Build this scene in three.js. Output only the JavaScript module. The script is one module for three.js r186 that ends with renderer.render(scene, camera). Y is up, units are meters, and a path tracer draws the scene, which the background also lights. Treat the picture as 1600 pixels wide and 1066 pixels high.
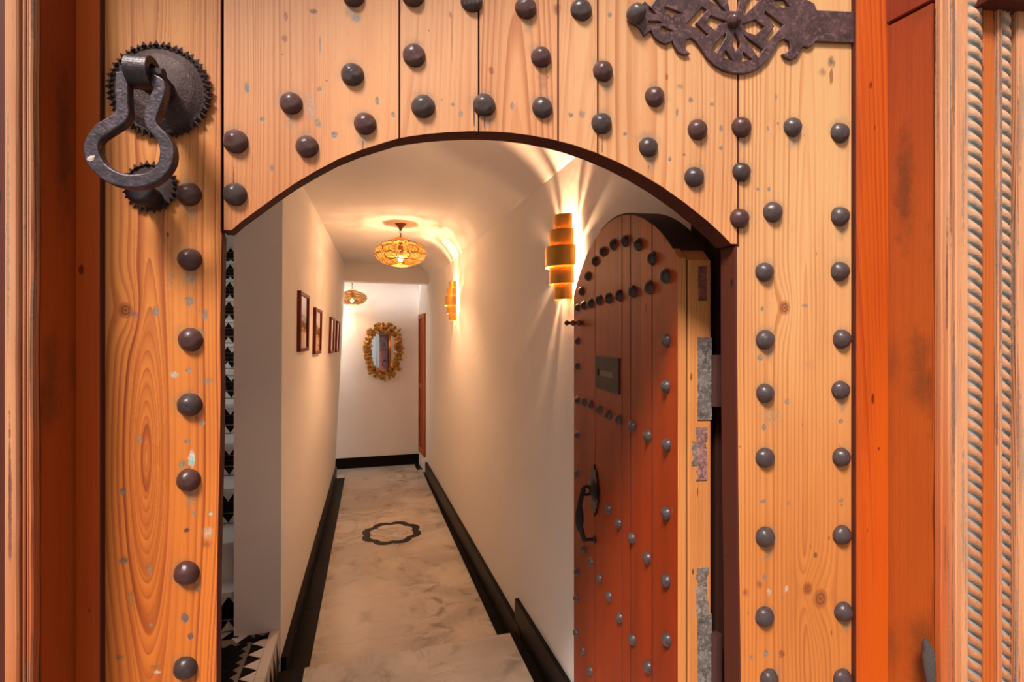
import * as THREE from 'three';
import { mergeGeometries, toCreasedNormals } from 'three/addons/utils/BufferGeometryUtils.js';
import { RoundedBoxGeometry } from 'three/addons/geometries/RoundedBoxGeometry.js';

// ------------------------------------------------------------------ camera, sky, sun, exposure
const scene = new THREE.Scene();
const FL = 784, EYE = 1.7;                                   // focal length in pixels of a 1600 x 1066 frame, eye height
const YAW = Math.atan(228 / FL);                             // the hall runs along -z, the camera looks to the right of it
const FWD = new THREE.Vector3(Math.sin(YAW), 0, -Math.cos(YAW)), RGT = new THREE.Vector3(Math.cos(YAW), 0, Math.sin(YAW));
const camera = new THREE.PerspectiveCamera(2 * Math.atan(533 / FL) * 180 / Math.PI, 1600 / 1066, 0.05, 200);
camera.position.set(0, EYE, 0);
camera.lookAt(FWD.x, EYE, FWD.z);

const renderer = new THREE.WebGLRenderer({ antialias: true });
renderer.toneMapping = THREE.LinearToneMapping;
renderer.toneMappingExposure = 1.0;
renderer.shadowMap.enabled = true;
renderer.shadowMap.type = THREE.PCFSoftShadowMap;

// the big door stands in a plane turned a little from the hall: local x along it, local z out to the street
const DOOR_A = 8.4 * Math.PI / 180, DOOR_D = 0.8235;
const DOOR_ROT = DOOR_A - YAW;
const N_IN = FWD.clone().multiplyScalar(Math.cos(DOOR_A)).addScaledVector(RGT, -Math.sin(DOOR_A));
const DOOR_O = new THREE.Vector3(0, 0, 0).addScaledVector(N_IN, DOOR_D);

function overcastSky() {
  const W = 256, H = 128, d = new Float32Array(W * H * 4);
  for (let j = 0; j < H; j++) for (let i = 0; i < W; i++) {
    const el = ((j + 0.5) / H - 0.5) * Math.PI, up = Math.max(0, Math.sin(el));
    const L = (1 + 2 * up) / 3, k = (j * W + i) * 4;
    d[k] = 0.97 * L; d[k + 1] = 1.0 * L; d[k + 2] = 1.05 * L; d[k + 3] = 1;
  }
  const t = new THREE.DataTexture(d, W, H, THREE.RGBAFormat, THREE.FloatType);
  t.mapping = THREE.EquirectangularReflectionMapping; t.magFilter = THREE.LinearFilter; t.needsUpdate = true;
  return t;
}
const SKY = overcastSky();
scene.background = SKY; scene.environment = SKY;
scene.backgroundIntensity = 1.5; scene.environmentIntensity = 1.5;

const SUN_I = 7.2;
const sun = new THREE.DirectionalLight(new THREE.Color(1, 0.95, 0.88), SUN_I);
{
  const az = 32 * Math.PI / 180, el = 53 * Math.PI / 180;
  const dir = new THREE.Vector3(-Math.sin(az) * Math.cos(el), Math.sin(el), Math.cos(az) * Math.cos(el)).applyAxisAngle(new THREE.Vector3(0, 1, 0), DOOR_ROT);
  sun.position.set(0, 1.5, -3).addScaledVector(dir, 14);
  sun.target.position.set(0, 1.5, -3);
  sun.castShadow = true; sun.shadow.radius = 26; sun.shadow.mapSize.set(2048, 2048);
  Object.assign(sun.shadow.camera, { left: -6, right: 6, top: 6, bottom: -6, near: 1, far: 30 });
  scene.add(sun, sun.target);
}
const WARM = new THREE.Color(1, 0.575, 0.295);
const SCONCE_I = 3.3, LAMP_I = [3.3, 0.9];

// ------------------------------------------------------------------ helpers
let seed0 = 12345;
const rnd = () => { seed0 = (seed0 + 0x6d2b79f5) | 0; let t = Math.imul(seed0 ^ (seed0 >>> 15), 1 | seed0); t = (t + Math.imul(t ^ (t >>> 7), 61 | t)) ^ t; return ((t ^ (t >>> 14)) >>> 0) / 4294967296; };
const TAB = new Float32Array(65536); for (let i = 0; i < 65536; i++) TAB[i] = rnd();
function vn(x, y) {                                           // value noise
  const xi = Math.floor(x), yi = Math.floor(y); let fx = x - xi, fy = y - yi;
  fx = fx * fx * (3 - 2 * fx); fy = fy * fy * (3 - 2 * fy);
  const a = xi & 255, b = (xi + 1) & 255, c = (yi & 255) << 8, e = ((yi + 1) & 255) << 8;
  return (TAB[c | a] * (1 - fx) + TAB[c | b] * fx) * (1 - fy) + (TAB[e | a] * (1 - fx) + TAB[e | b] * fx) * fy;
}
const fbm = (x, y) => vn(x, y) * 0.5 + vn(x * 2.1 + 7, y * 2.1 + 3) * 0.3 + vn(x * 4.3 + 1, y * 4.3 + 9) * 0.2;
const sm = (a, b, x) => { const t = Math.min(1, Math.max(0, (x - a) / (b - a))); return t * t * (3 - 2 * t); };
const mix = (a, b, t) => a + (b - a) * t;

const used = new Map();
function numbered(n) { const k = used.get(n) || 0; used.set(n, k + 1); return k ? n + '_' + String(k).padStart(3, '0') : n; }
function tag(o, label, category, extra = {}) { o.userData = { label, category, ...extra }; return o; }
function group(name, label, category, pos = [0, 0, 0], rot = 0, extra = {}) {
  const o = new THREE.Group(); o.name = numbered(name); o.position.set(...pos); o.rotation.y = rot; scene.add(o);
  return tag(o, label, category, extra);
}
function part(name, geo, mat, parent, label) {
  const m = new THREE.Mesh(geo, mat); m.name = name; parent.add(m); if (label) m.userData = { label }; return m;
}
function sub(name, parent, label) { const g = new THREE.Group(); g.name = name; parent.add(g); if (label) g.userData = { label }; return g; }
const pix = (px, py, Z) => new THREE.Vector3(0, EYE + (533 - py) / FL * Z, 0).addScaledVector(RGT, (px - 800) / FL * Z).addScaledVector(FWD, Z);
// a picture point taken onto the door's plane (t metres proud of it): [along the door, height]
function onDoor(px, py, t = 0) {
  const n = DOOR_D - t, s = n * Math.tan(Math.atan((px - 800) / FL) + DOOR_A);
  const z = Math.sin(DOOR_A) * s + Math.cos(DOOR_A) * n;
  return [s, EYE + (533 - py) / FL * z];
}
function shapeOf(pts, holes = []) {
  const s = new THREE.Shape(pts.map((p) => new THREE.Vector2(p[0], p[1])));
  for (const h of holes) s.holes.push(new THREE.Path(h.map((p) => new THREE.Vector2(p[0], p[1]))));
  return s;
}
// flat piece cut to an outline, its front at local z = front
function slab(pts, depth, front, bev = 0.0015, holes = [], segs = 1) {
  const g = new THREE.ExtrudeGeometry(shapeOf(pts, holes), { depth: depth - 2 * bev, bevelEnabled: bev > 0, bevelThickness: bev, bevelSize: bev, bevelOffset: -bev, bevelSegments: segs, curveSegments: 8 });
  g.translate(0, 0, front - depth + bev);
  const p = g.attributes.position, n = g.attributes.normal, uv = g.attributes.uv;   // grain follows the length on the edges too
  for (let i = 0; i < p.count; i++) if (Math.abs(n.getZ(i)) < 0.9) uv.setXY(i, p.getX(i) + p.getZ(i), p.getY(i));
  return g;
}
const rect = (x0, x1, y0, y1) => [[x0, y0], [x1, y0], [x1, y1], [x0, y1]];
function board(x0, x1, y0, y1, z0, z1, bev = 0.0015) { return slab(rect(x0, x1, y0, y1), z1 - z0, z1, bev); }
// upright moulding: outline in (x, z) carried from y0 to y1; uv across and along in metres
function upright(pts, y0, y1) {
  const g = new THREE.ExtrudeGeometry(shapeOf(pts.map((p) => [p[0], -p[1]])), { depth: y1 - y0, bevelEnabled: false });
  g.rotateX(-Math.PI / 2); g.translate(0, y0, 0); return g;
}
// plan outline in hall coordinates (u right, w in depth), between two heights
function prism(pts, y0, y1) {
  const g = new THREE.ExtrudeGeometry(shapeOf(pts), { depth: y1 - y0, bevelEnabled: false });
  g.rotateX(-Math.PI / 2); g.translate(0, y0, 0); return metreUV(g);
}
function metreUV(geo) {
  const g = geo.index ? geo.toNonIndexed() : geo; g.computeVertexNormals();
  const p = g.attributes.position, n = p.count, uv = new Float32Array(n * 2), a = new THREE.Vector3(), b = new THREE.Vector3(), c = new THREE.Vector3();
  for (let i = 0; i < n; i += 3) {
    a.fromBufferAttribute(p, i); b.fromBufferAttribute(p, i + 1); c.fromBufferAttribute(p, i + 2);
    b.sub(a); c.sub(a); b.cross(c); const ax = Math.abs(b.x), ay = Math.abs(b.y), az = Math.abs(b.z);
    for (let k = i; k < i + 3; k++) {
      const x = p.getX(k), y = p.getY(k), z = p.getZ(k);
      uv.set(ay >= ax && ay >= az ? [x, z] : ax >= az ? [z, y] : [x, y], k * 2);
    }
  }
  g.setAttribute('uv', new THREE.BufferAttribute(uv, 2)); return g;
}
function quads(rows, closeUV = true) {                        // grid of points [row][col] -> surface
  const R = rows.length, C = rows[0].length, pos = [], idx = [], uv = [];
  rows.forEach((r, j) => r.forEach((p, i) => { pos.push(p[0], p[1], p[2]); uv.push(i / (C - 1), j / (R - 1)); }));
  for (let j = 0; j < R - 1; j++) for (let i = 0; i < C - 1; i++) { const a = j * C + i; idx.push(a, a + 1, a + C, a + 1, a + C + 1, a + C); }
  const g = new THREE.BufferGeometry(); g.setAttribute('position', new THREE.Float32BufferAttribute(pos, 3)); g.setAttribute('uv', new THREE.Float32BufferAttribute(uv, 2)); g.setIndex(idx); g.computeVertexNormals(); return g;
}
function hexa(b, t) {                                         // solid from 4 bottom and 4 top corners (counter-clockwise from above)
  const q = (p0, p1, p2, p3) => [p0, p1, p2, p0, p2, p3], tri = [...q(t[0], t[1], t[2], t[3]), ...q(b[3], b[2], b[1], b[0])];
  for (let i = 0; i < 4; i++) { const j = (i + 1) % 4; tri.push(...q(b[i], b[j], t[j], t[i])); }
  const g = new THREE.BufferGeometry(); g.setAttribute('position', new THREE.Float32BufferAttribute(tri.flat(), 3)); return metreUV(g);
}
function rough(geo, amp, freq, sd = 0) {                      // hammered or worn surface
  const p = geo.attributes.position;
  for (let i = 0; i < p.count; i++) {
    const x = p.getX(i), y = p.getY(i), z = p.getZ(i);
    const n = fbm(x * freq + z * freq * 0.7 + sd, y * freq + sd * 1.7 + z * freq * 0.4) - 0.5, l = Math.hypot(x, y, z) || 1;
    p.setXYZ(i, x + x / l * n * amp, y + y / l * n * amp, z + z / l * n * amp);
  }
  geo.computeVertexNormals(); return geo;
}
const lathe = (pts, seg = 24) => new THREE.LatheGeometry(pts.map((p) => new THREE.Vector2(p[0], p[1])), seg);
const toZ = (g) => g.rotateX(Math.PI / 2);                    // lathe axis y -> z
function tube(pts, r, seg = 24, rad = 8, closed = false) { return new THREE.TubeGeometry(new THREE.CatmullRomCurve3(pts.map((p) => new THREE.Vector3(...p)), closed), seg, r, rad, closed); }

// ------------------------------------------------------------------ textures
function dataTex(data, w, h, srgb) {
  const t = new THREE.DataTexture(data, w, h, THREE.RGBAFormat); t.magFilter = THREE.LinearFilter; t.minFilter = THREE.LinearMipmapLinearFilter; t.generateMipmaps = true;
  t.wrapS = t.wrapT = THREE.MirroredRepeatWrapping; if (srgb) t.colorSpace = THREE.SRGBColorSpace; t.needsUpdate = true; return t;
}
// timber: rings of a tree cut lengthwise. spec(x, y) gives the board at that place.
function woodTexture({ x0, y0, w, h, rw, rh, boards, spots = [] }) {
  const col = new Uint8Array(rw * rh * 4), bmp = new Uint8Array(rw * rh * 4);
  for (let j = 0; j < rh; j++) {
    const y = y0 + (j + 0.5) / rh * h;
    for (let i = 0; i < rw; i++) {
      const x = x0 + (i + 0.5) / rw * w;
      let b = boards[0]; for (const q of boards) if (x >= q.x0) b = q; else break;
      const S = b.seed;
      const xx = x + 0.016 * (vn(x * 9 + S, y * 2.2 + S) - 0.5) + 0.0022 * (vn(x * 60 + S, y * 9) - 0.5);
      let d = b.cd + b.slope * (y - 1.6) + 0.05 * (vn(S + 3.3, y * 1.7) - 0.5);
      let r = Math.hypot(xx - b.cx, d), kn = 0;
      for (const k of b.knots || []) {
        const dx = x - k[0], dy = (y - k[1]), g = Math.exp(-(dx * dx + dy * dy * 0.16) / (k[2] * k[2] * 3)); r += g * k[2] * 1.5;
        const e = Math.hypot(dx, dy * 0.8) / k[2]; if (e < 1.2) kn = Math.max(kn, (1 - sm(0.5, 1.15, e)) * (0.75 + 0.25 * Math.sin(e * 16)));
      }
      const ph = r / b.pitch + 4.5 * vn(r / b.pitch * 0.23 + S, 0.5) + 0.5 * vn(x * 14 + S, y * 1.1), f = ph - Math.floor(ph);
      let late = sm(0.25, 0.88, f) * (1 - sm(0.9, 1, f)); late *= (0.05 + 1.2 * vn(Math.floor(ph) * 3.7 + S, y * 0.4)) * sm(0.2, 0.66, fbm(x * 11 + S, y * 0.45 + S));
      const p2 = r / b.pitch * 2.7 + 2 * vn(x * 40 + S, y * 0.8), f2 = p2 - Math.floor(p2); late = Math.max(late, 0.5 * f2 * f2 * sm(0.42, 0.75, fbm(x * 19 + S * 3, y * 0.7)));
      const fib = vn(x * 850 + S, y * 11) * 0.5 + vn(x * 330 + S, y * 6) * 0.5 - 0.5;
      const tone = fbm(x * 9 + S, y * 1.6 + S) - 0.5, blot = fbm(x * 22 + S * 2, y * 5) - 0.5;
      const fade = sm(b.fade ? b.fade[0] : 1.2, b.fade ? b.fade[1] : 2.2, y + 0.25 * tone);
      const pore = vn(x * 1300, y * 60) > 0.93 ? 0.1 : 0;
      const a = Math.min(1, Math.max(0, late * b.str + fib * 0.16 + pore + blot * 0.22 - tone * 0.14)), o = (j * rw + i) * 4;
      const gain = 1 + 0.16 * tone;
      for (let c = 0; c < 3; c++) {
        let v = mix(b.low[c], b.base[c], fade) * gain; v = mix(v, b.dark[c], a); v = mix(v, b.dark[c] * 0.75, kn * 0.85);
        col[o + c] = Math.max(0, Math.min(255, v));
      }
      col[o + 3] = 255;
      const hgt = 170 - late * 90 - fib * 60 - kn * 40 - (pore ? 60 : 0);
      bmp[o] = bmp[o + 1] = bmp[o + 2] = Math.max(0, Math.min(255, hgt)); bmp[o + 3] = 255;
    }
  }
  for (const s of spots) {                                    // filled nail holes, bruises, grey weathering, a painted knocker shadow: [x, y, rx, ry, colour, strength, seed]
    const [sx, sy, rx, ry, c, st, sd] = s, nf = Math.min(170, 1.6 / rx), i0 = Math.floor((sx - rx * 1.5 - x0) / w * rw), i1 = Math.ceil((sx + rx * 1.5 - x0) / w * rw), j0 = Math.floor((sy - ry * 1.5 - y0) / h * rh), j1 = Math.ceil((sy + ry * 1.5 - y0) / h * rh);
    for (let j = Math.max(0, j0); j < Math.min(rh, j1); j++) for (let i = Math.max(0, i0); i < Math.min(rw, i1); i++) {
      const x = x0 + (i + 0.5) / rw * w, y = y0 + (j + 0.5) / rh * h;
      const e = Math.hypot((x - sx) / rx, (y - sy) / ry) + 0.9 * (fbm(x * nf + sd, y * nf * 0.7 + sd) - 0.5), m = (1 - (rx > 0.0085 ? sm(0.05, 1.15, e) : sm(0.55, 1.0, e))) * st; if (m <= 0) continue;
      const o = (j * rw + i) * 4; for (let q = 0; q < 3; q++) col[o + q] = mix(col[o + q], c[q] * (0.8 + 0.4 * vn(x * 700, y * 700)), m);
      bmp[o] = bmp[o + 1] = bmp[o + 2] = bmp[o] * (1 - 0.4 * m);
    }
  }
  const set = (t) => { t.repeat.set(1 / w, 1 / h); t.offset.set(-x0 / w, -y0 / h); return t; };
  return { map: set(dataTex(col, rw, rh, true)), bump: set(dataTex(bmp, rw, rh, false)) };
}
function woodMat(t, { color = 0xffffff, rough: r = 0.55, bump = 0.0008, coat = 0, tone = 0.55 } = {}) {
  return new THREE.MeshPhysicalMaterial({ color: new THREE.Color(color).multiplyScalar(tone), map: t.map, bumpMap: t.bump, bumpScale: bump, roughness: r, specularIntensity: 0.6, clearcoat: coat, clearcoatRoughness: 0.35 });
}
function noiseTex(n, fn, srgb) {
  const d = new Uint8Array(n * n * 4);
  for (let j = 0; j < n; j++) for (let i = 0; i < n; i++) { const c = fn(i / n, j / n), o = (j * n + i) * 4; d[o] = c[0]; d[o + 1] = c[1]; d[o + 2] = c[2]; d[o + 3] = 255; }
  return dataTex(d, n, n, srgb);
}

// studs of the big door, as the photograph shows them
const STUDS = [[295,405],[296,531],[295,633],[293,751],[290,897],[288,1046],[294,303],[367,220],[366,303],[454,160],[479,228],[550,115],[570,192],[647,85],[661,165],[757,163],[846,88],[848,167],[943,110],[941,192],[1024,150],[1014,229],[1091,202],[1086,276],[1160,198],[1160,268],[1157,341],[1240,198],[1209,331],[1314,207],[1314,338],[1314,424],[1317,530],[1315,610],[1316,715],[1317,837],[1319,957],[1318,1062],[1196,425],[1197,531],[1197,615],[1197,716],[1197,840],[1196,965],[1203,1062],[552,-8],[645,-8],[737,0],[822,11],[909,14]];
const JOINTS = [348, 624, 748, 872, 934, 1153];
const GREY = [152, 136, 128], RUST = [150, 78, 52], PALE = [214, 190, 176], DARKS = [92, 62, 52];
const doorSpots = [];
STUDS.forEach(([x, y], i) => { const [s, h] = onDoor(x, y); doorSpots.push([s + 0.003 * (rnd() - 0.5), h + 0.003, 0.0235, 0.024, GREY, 0.55, i * 3.1]); if (i % 3 === 0) doorSpots.push([s + 0.01 * (rnd() - 0.3), h - 0.026, 0.012, 0.02, GREY, 0.45, i]); });
for (const [x, y, rx, ry, c, st] of [[386,139,4,9,GREY,.9],[499,140,4,4,GREY,.9],[410,187,4,4,GREY,.9],[523,211,5,5,GREY,.9],[590,158,4,7,GREY,.8],[614,179,4,6,GREY,.8],[426,263,4,5,GREY,.9],[497,193,5,7,GREY,.7],[558,28,9,9,GREY,.85],[490,18,7,4,DARKS,.6],[487,165,9,26,[190,165,160],.55],[447,26,3,8,RUST,.5],[445,60,4,7,RUST,.5],[500,70,2,16,GREY,.7],[708,164,4,4,GREY,.8],[720,178,4,6,GREY,.6],[801,165,4,7,GREY,.7],[870,15,9,10,RUST,.7],[768,110,5,7,RUST,.6],[848,128,12,16,[176,120,98],.6],[953,23,4,5,GREY,.8],[892,180,4,4,GREY,.9],[910,178,5,7,GREY,.6],[977,210,4,4,GREY,.9],[1042,120,3,7,RUST,.5],[1063,135,8,5,GREY,.6],[1079,156,6,6,GREY,.8],[1058,176,3,8,GREY,.7],[1047,248,3,5,GREY,.9],[1113,163,5,3,GREY,.7],[1127,201,4,7,GREY,.7],[1200,201,3,5,GREY,.8],[1126,232,4,4,GREY,.9],[1184,295,4,4,GREY,.8],[1201,296,4,5,GREY,.7],[1212,151,3,6,GREY,.6],[1299,97,8,11,[120,95,78],.9],[1299,120,4,16,RUST,.6],[1285,113,8,8,[150,110,80],.6],[1314,659,5,5,GREY,.9],[1191,483,5,5,GREY,.8],[1188,558,7,8,GREY,.7],[1230,628,5,6,GREY,.7],[1194,668,5,6,GREY,.8],[1207,650,26,24,[196,150,118],.5],[1258,478,7,4,GREY,.7],[1262,571,14,12,[226,150,100],.4],[1193,784,7,4,GREY,.8],[1314,783,7,4,GREY,.8],[1232,787,3,5,GREY,.6],[1274,867,4,6,DARKS,.6],[1195,903,5,8,GREY,.7],[1201,926,5,9,PALE,.8],[1186,914,8,8,RUST,.6],[1229,920,5,7,PALE,.9],[1165,926,8,8,RUST,.7],[1197,1021,6,7,GREY,.9],[1222,1022,6,8,RUST,.7],[1174,1028,4,5,GREY,.7],[1223,935,3,3,GREY,.7],
  [741,182,1.4,26,[70,44,40],.9],[757,188,1.2,20,[90,60,50],.7],[365,282,1.2,24,[80,44,30],.8],[567,226,1,10,[110,70,50],.7],[941,225,1.2,16,[110,70,50],.7],[706,60,1,40,[170,110,80],.5],[872,190,1.2,20,[90,60,50],.6],
  [262,367,2,4,DARKS,.8],[296,470,6,9,GREY,.8],[301,437,5,5,GREY,.6],[243,488,5,9,GREY,.8],[267,433,6,16,[200,140,96],.5],[320,493,5,10,GREY,.7],[209,492,8,7,[150,98,100],.9],[314,525,6,12,GREY,.6],[294,579,4,4,GREY,.9],[272,585,6,6,PALE,.8],[323,596,11,6,GREY,.7],[317,660,4,5,GREY,.8],[292,690,4,4,GREY,.9],[299,718,6,16,[236,214,204],.95],[285,725,8,7,[140,140,124],.8],[192,769,4,8,[120,100,110],.8],[218,687,4,7,GREY,.6],[329,803,3,3,[240,225,215],.9],[324,833,8,10,PALE,.8],[322,850,10,6,RUST,.6],[292,829,5,5,DARKS,.8],[302,803,4,4,GREY,.7],[193,876,8,6,[110,90,90],.8],[234,890,4,9,GREY,.6],[204,937,6,14,[170,110,60],.6],[236,977,4,4,GREY,.7],[289,965,6,8,[120,104,104],.9],[298,994,5,7,[110,90,90],.9],[247,1050,6,3,PALE,.9],[244,1042,9,4,[130,110,60],.5],[186,1027,8,5,[120,90,60],.7],[308,917,5,9,[140,110,100],.7],[231,310,26,30,[120,66,44],.55],[205,130,40,50,[160,88,48],.35],[255,175,22,10,DARKS,.4]]) {  // broad dark spot below the knocker plate is its shadow put into the wood
  const [s, h] = onDoor(x, y); doorSpots.push([s, h, rx / 940, ry / 940, c, st, x * 0.37]);
}
for (let i = 0; i < 46; i++) { const [s, h] = onDoor(170 + rnd() * 1150, rnd() * 1060); doorSpots.push([s, h, 0.001 + rnd() * 0.002, 0.0015 + rnd() * 0.005, rnd() < 0.5 ? RUST : DARKS, 0.3 + rnd() * 0.4, i * 1.3]); }
const jx = (px) => onDoor(px, 100)[0];
const D1 = { base: [250, 172, 114], low: [238, 122, 44], dark: [186, 92, 48] };  // low below, base above: light gradient on the door put into the wood colour
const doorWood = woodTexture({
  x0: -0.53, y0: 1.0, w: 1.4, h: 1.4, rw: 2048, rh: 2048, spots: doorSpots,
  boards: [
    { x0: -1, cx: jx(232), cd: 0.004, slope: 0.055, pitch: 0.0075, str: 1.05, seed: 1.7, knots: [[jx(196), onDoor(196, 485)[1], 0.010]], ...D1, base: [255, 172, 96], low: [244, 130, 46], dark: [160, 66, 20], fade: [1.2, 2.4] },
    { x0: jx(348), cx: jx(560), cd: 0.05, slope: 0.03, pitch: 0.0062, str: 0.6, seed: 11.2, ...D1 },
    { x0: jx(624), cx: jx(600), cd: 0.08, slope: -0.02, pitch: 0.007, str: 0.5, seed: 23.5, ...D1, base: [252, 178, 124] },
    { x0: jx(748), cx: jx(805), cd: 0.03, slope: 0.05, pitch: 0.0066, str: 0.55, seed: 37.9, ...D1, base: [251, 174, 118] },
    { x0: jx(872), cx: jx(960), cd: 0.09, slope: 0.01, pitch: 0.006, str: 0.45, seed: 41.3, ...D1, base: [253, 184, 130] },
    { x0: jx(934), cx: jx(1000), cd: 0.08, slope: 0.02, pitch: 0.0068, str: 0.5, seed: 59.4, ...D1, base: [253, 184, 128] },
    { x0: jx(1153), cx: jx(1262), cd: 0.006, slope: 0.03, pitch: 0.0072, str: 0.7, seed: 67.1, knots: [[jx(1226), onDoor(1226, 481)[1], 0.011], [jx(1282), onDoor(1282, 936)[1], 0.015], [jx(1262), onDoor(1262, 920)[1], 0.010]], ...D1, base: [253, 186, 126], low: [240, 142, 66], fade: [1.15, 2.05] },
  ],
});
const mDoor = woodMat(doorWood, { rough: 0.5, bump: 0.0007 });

const leafWood = woodTexture({
  x0: -0.9, y0: 0.95, w: 0.95, h: 1.2, rw: 1024, rh: 1024,
  spots: Array.from({ length: 40 }, (_, i) => [-0.88 + rnd() * 0.86, 1 + rnd() * 1.1, 0.002 + rnd() * 0.004, 0.004 + rnd() * 0.016, rnd() < 0.7 ? [90, 34, 14] : [150, 120, 110], 0.35 + rnd() * 0.4, i * 2.2]),
  boards: [-0.9, -0.67, -0.44, -0.39, -0.2].map((x, i) => ({ x0: x, cx: x + 0.1 + 0.12 * (i % 2), cd: 0.03, slope: 0.03, pitch: 0.009, str: 0.5, seed: 5 + i * 13.3, base: [206, 78, 6], low: [188, 62, 4], dark: [104, 26, 2] })),
});
const mLeaf = woodMat(leafWood, { rough: 0.45, bump: 0.0006 });
const plainWood = woodTexture({
  x0: 0, y0: 1.0, w: 0.3, h: 1.4, rw: 512, rh: 1024,
  spots: Array.from({ length: 26 }, (_, i) => [rnd() * 0.3, 1 + rnd() * 1.4, 0.001 + rnd() * 0.003, 0.003 + rnd() * 0.01, [96, 60, 50], 0.4 + rnd() * 0.4, i * 4.1]),
  boards: [{ x0: 0, cx: 0.14, cd: 0.03, slope: 0.04, pitch: 0.008, str: 0.5, seed: 91.4, base: [255, 236, 214], low: [250, 222, 190], dark: [176, 110, 70] }],
});
const oldWood = woodTexture({                                 // weathered street-side timber with grey streaks along it
  x0: 0, y0: 1.0, w: 0.2, h: 1.4, rw: 512, rh: 1024,
  spots: Array.from({ length: 90 }, (_, i) => [rnd() * 0.2, 1 + rnd() * 1.4, 0.0012 + rnd() * 0.003, 0.03 + rnd() * 0.16, i % 3 ? [150, 132, 124] : [120, 70, 60], 0.3 + rnd() * 0.45, i * 2.7]),
  boards: [{ x0: 0, cx: 0.3, cd: 0.1, slope: 0.02, pitch: 0.005, str: 0.55, seed: 131.4, base: [244, 168, 118], low: [222, 108, 48], dark: [160, 78, 50], fade: [1.2, 2.0] }],
});
const revealWood = woodTexture({
  x0: 0, y0: 1.0, w: 0.3, h: 1.4, rw: 512, rh: 1024,
  spots: Array.from({ length: 22 }, (_, i) => [rnd() * 0.3, 1 + rnd() * 1.4, 0.01 + rnd() * 0.03, 0.03 + rnd() * 0.10, [104, 52, 20], 0.25 + rnd() * 0.4, i * 4.1]),
  boards: [{ x0: 0, cx: 0.2, cd: 0.05, slope: 0.03, pitch: 0.006, str: 0.6, seed: 171.4, base: [198, 86, 15], low: [166, 54, 6], dark: [112, 34, 6], fade: [1.1, 2.1] }],
});
const mStrip = woodMat(plainWood, { color: 0xe86a14, rough: 0.5 }), mReveal = woodMat(revealWood, { color: 0xffffff, rough: 0.6 }), mOld = woodMat(oldWood, { rough: 0.75, bump: 0.0014 });
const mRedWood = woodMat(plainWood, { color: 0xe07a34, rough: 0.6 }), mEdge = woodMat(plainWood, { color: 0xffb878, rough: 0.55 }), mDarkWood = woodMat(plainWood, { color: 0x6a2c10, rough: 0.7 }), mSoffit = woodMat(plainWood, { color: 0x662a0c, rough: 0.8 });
const mCabinet = woodMat(plainWood, { color: 0xb86c34, rough: 0.5, tone: 0.9 }), mPanel = woodMat(plainWood, { color: 0xa8541e, rough: 0.5, tone: 0.9 }), mFrame = woodMat(plainWood, { color: 0x7c2a12, rough: 0.4, tone: 0.9 });

const ironBump = noiseTex(256, (u, v) => { const n = (fbm(u * 24, v * 24) * 0.6 + vn(u * 90, v * 90) * 0.4) * 255; return [n, n, n]; }, false);
const ironTint = noiseTex(256, (u, v) => { const n = fbm(u * 14 + 5, v * 14), m = vn(u * 60, v * 60), k = 0.55 + 0.5 * n + 0.7 * sm(0.62, 0.75, fbm(u * 31 + 9, v * 31)); return [255 * Math.min(1, k * (0.85 + 0.2 * m)), 235 * Math.min(1, k * (0.85 + 0.2 * m)), 235 * Math.min(1, k * (0.82 + 0.25 * m))]; }, true);
function iron(hex, r = 0.45, rep = 1, metal = 0.35, bump = 0.0012) {
  const b = ironBump.clone(), t = ironTint.clone(); b.repeat.set(rep, rep); t.repeat.set(rep, rep);
  return new THREE.MeshStandardMaterial({ color: new THREE.Color(hex).multiplyScalar(0.6), map: t, bumpMap: b, bumpScale: bump, roughness: r, metalness: metal });
}
const mArchEdge = woodMat(plainWood, { color: 0x47200e, rough: 0.8 });
const studMat = (hex) => { const m = iron(hex, 0.4, 3, 0.4); return new THREE.MeshPhysicalMaterial({ color: m.color, map: m.map, bumpMap: m.bumpMap, bumpScale: 0.0009, roughness: 0.38, metalness: 0.35, clearcoat: 0.45, clearcoatRoughness: 0.32 }); };
const mStud = [studMat(0x783c34), studMat(0x604440), studMat(0x74605f)];
const mIron = iron(0x60505a, 0.42, 5, 0.35, 0.0007), mPlateIron = iron(0x62443f, 0.42, 5, 0.4, 0.0007), mIronDark = iron(0x4a383e, 0.42, 5, 0.35, 0.0006), mStrap = iron(0x8a6a6a, 0.42, 5, 0.35, 0.0006), mBlack = iron(0x1d1819, 0.3, 4), mGreyMetal = iron(0x837d76, 0.6, 6, 0.2), mRustMetal = iron(0x7a3d34, 0.65, 8, 0.15);

const plasterBump = noiseTex(512, (u, v) => { const n = (fbm(u * 6, v * 6) * 0.75 + vn(u * 60, v * 60) * 0.25) * 255; return [n, n, n]; }, false); plasterBump.repeat.set(0.6, 0.6);
const mPlaster = new THREE.MeshStandardMaterial({ color: new THREE.Color(0.86, 0.815, 0.785), roughness: 0.85, bumpMap: plasterBump, bumpScale: 0.003 });
const mFacade = new THREE.MeshStandardMaterial({ color: new THREE.Color(0.25, 0.24, 0.235), roughness: 0.9, bumpMap: plasterBump, bumpScale: 0.01 });
const mStreetWall = new THREE.MeshStandardMaterial({ color: new THREE.Color(0.82, 0.8, 0.77), roughness: 0.9, bumpMap: plasterBump, bumpScale: 0.006 });

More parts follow.
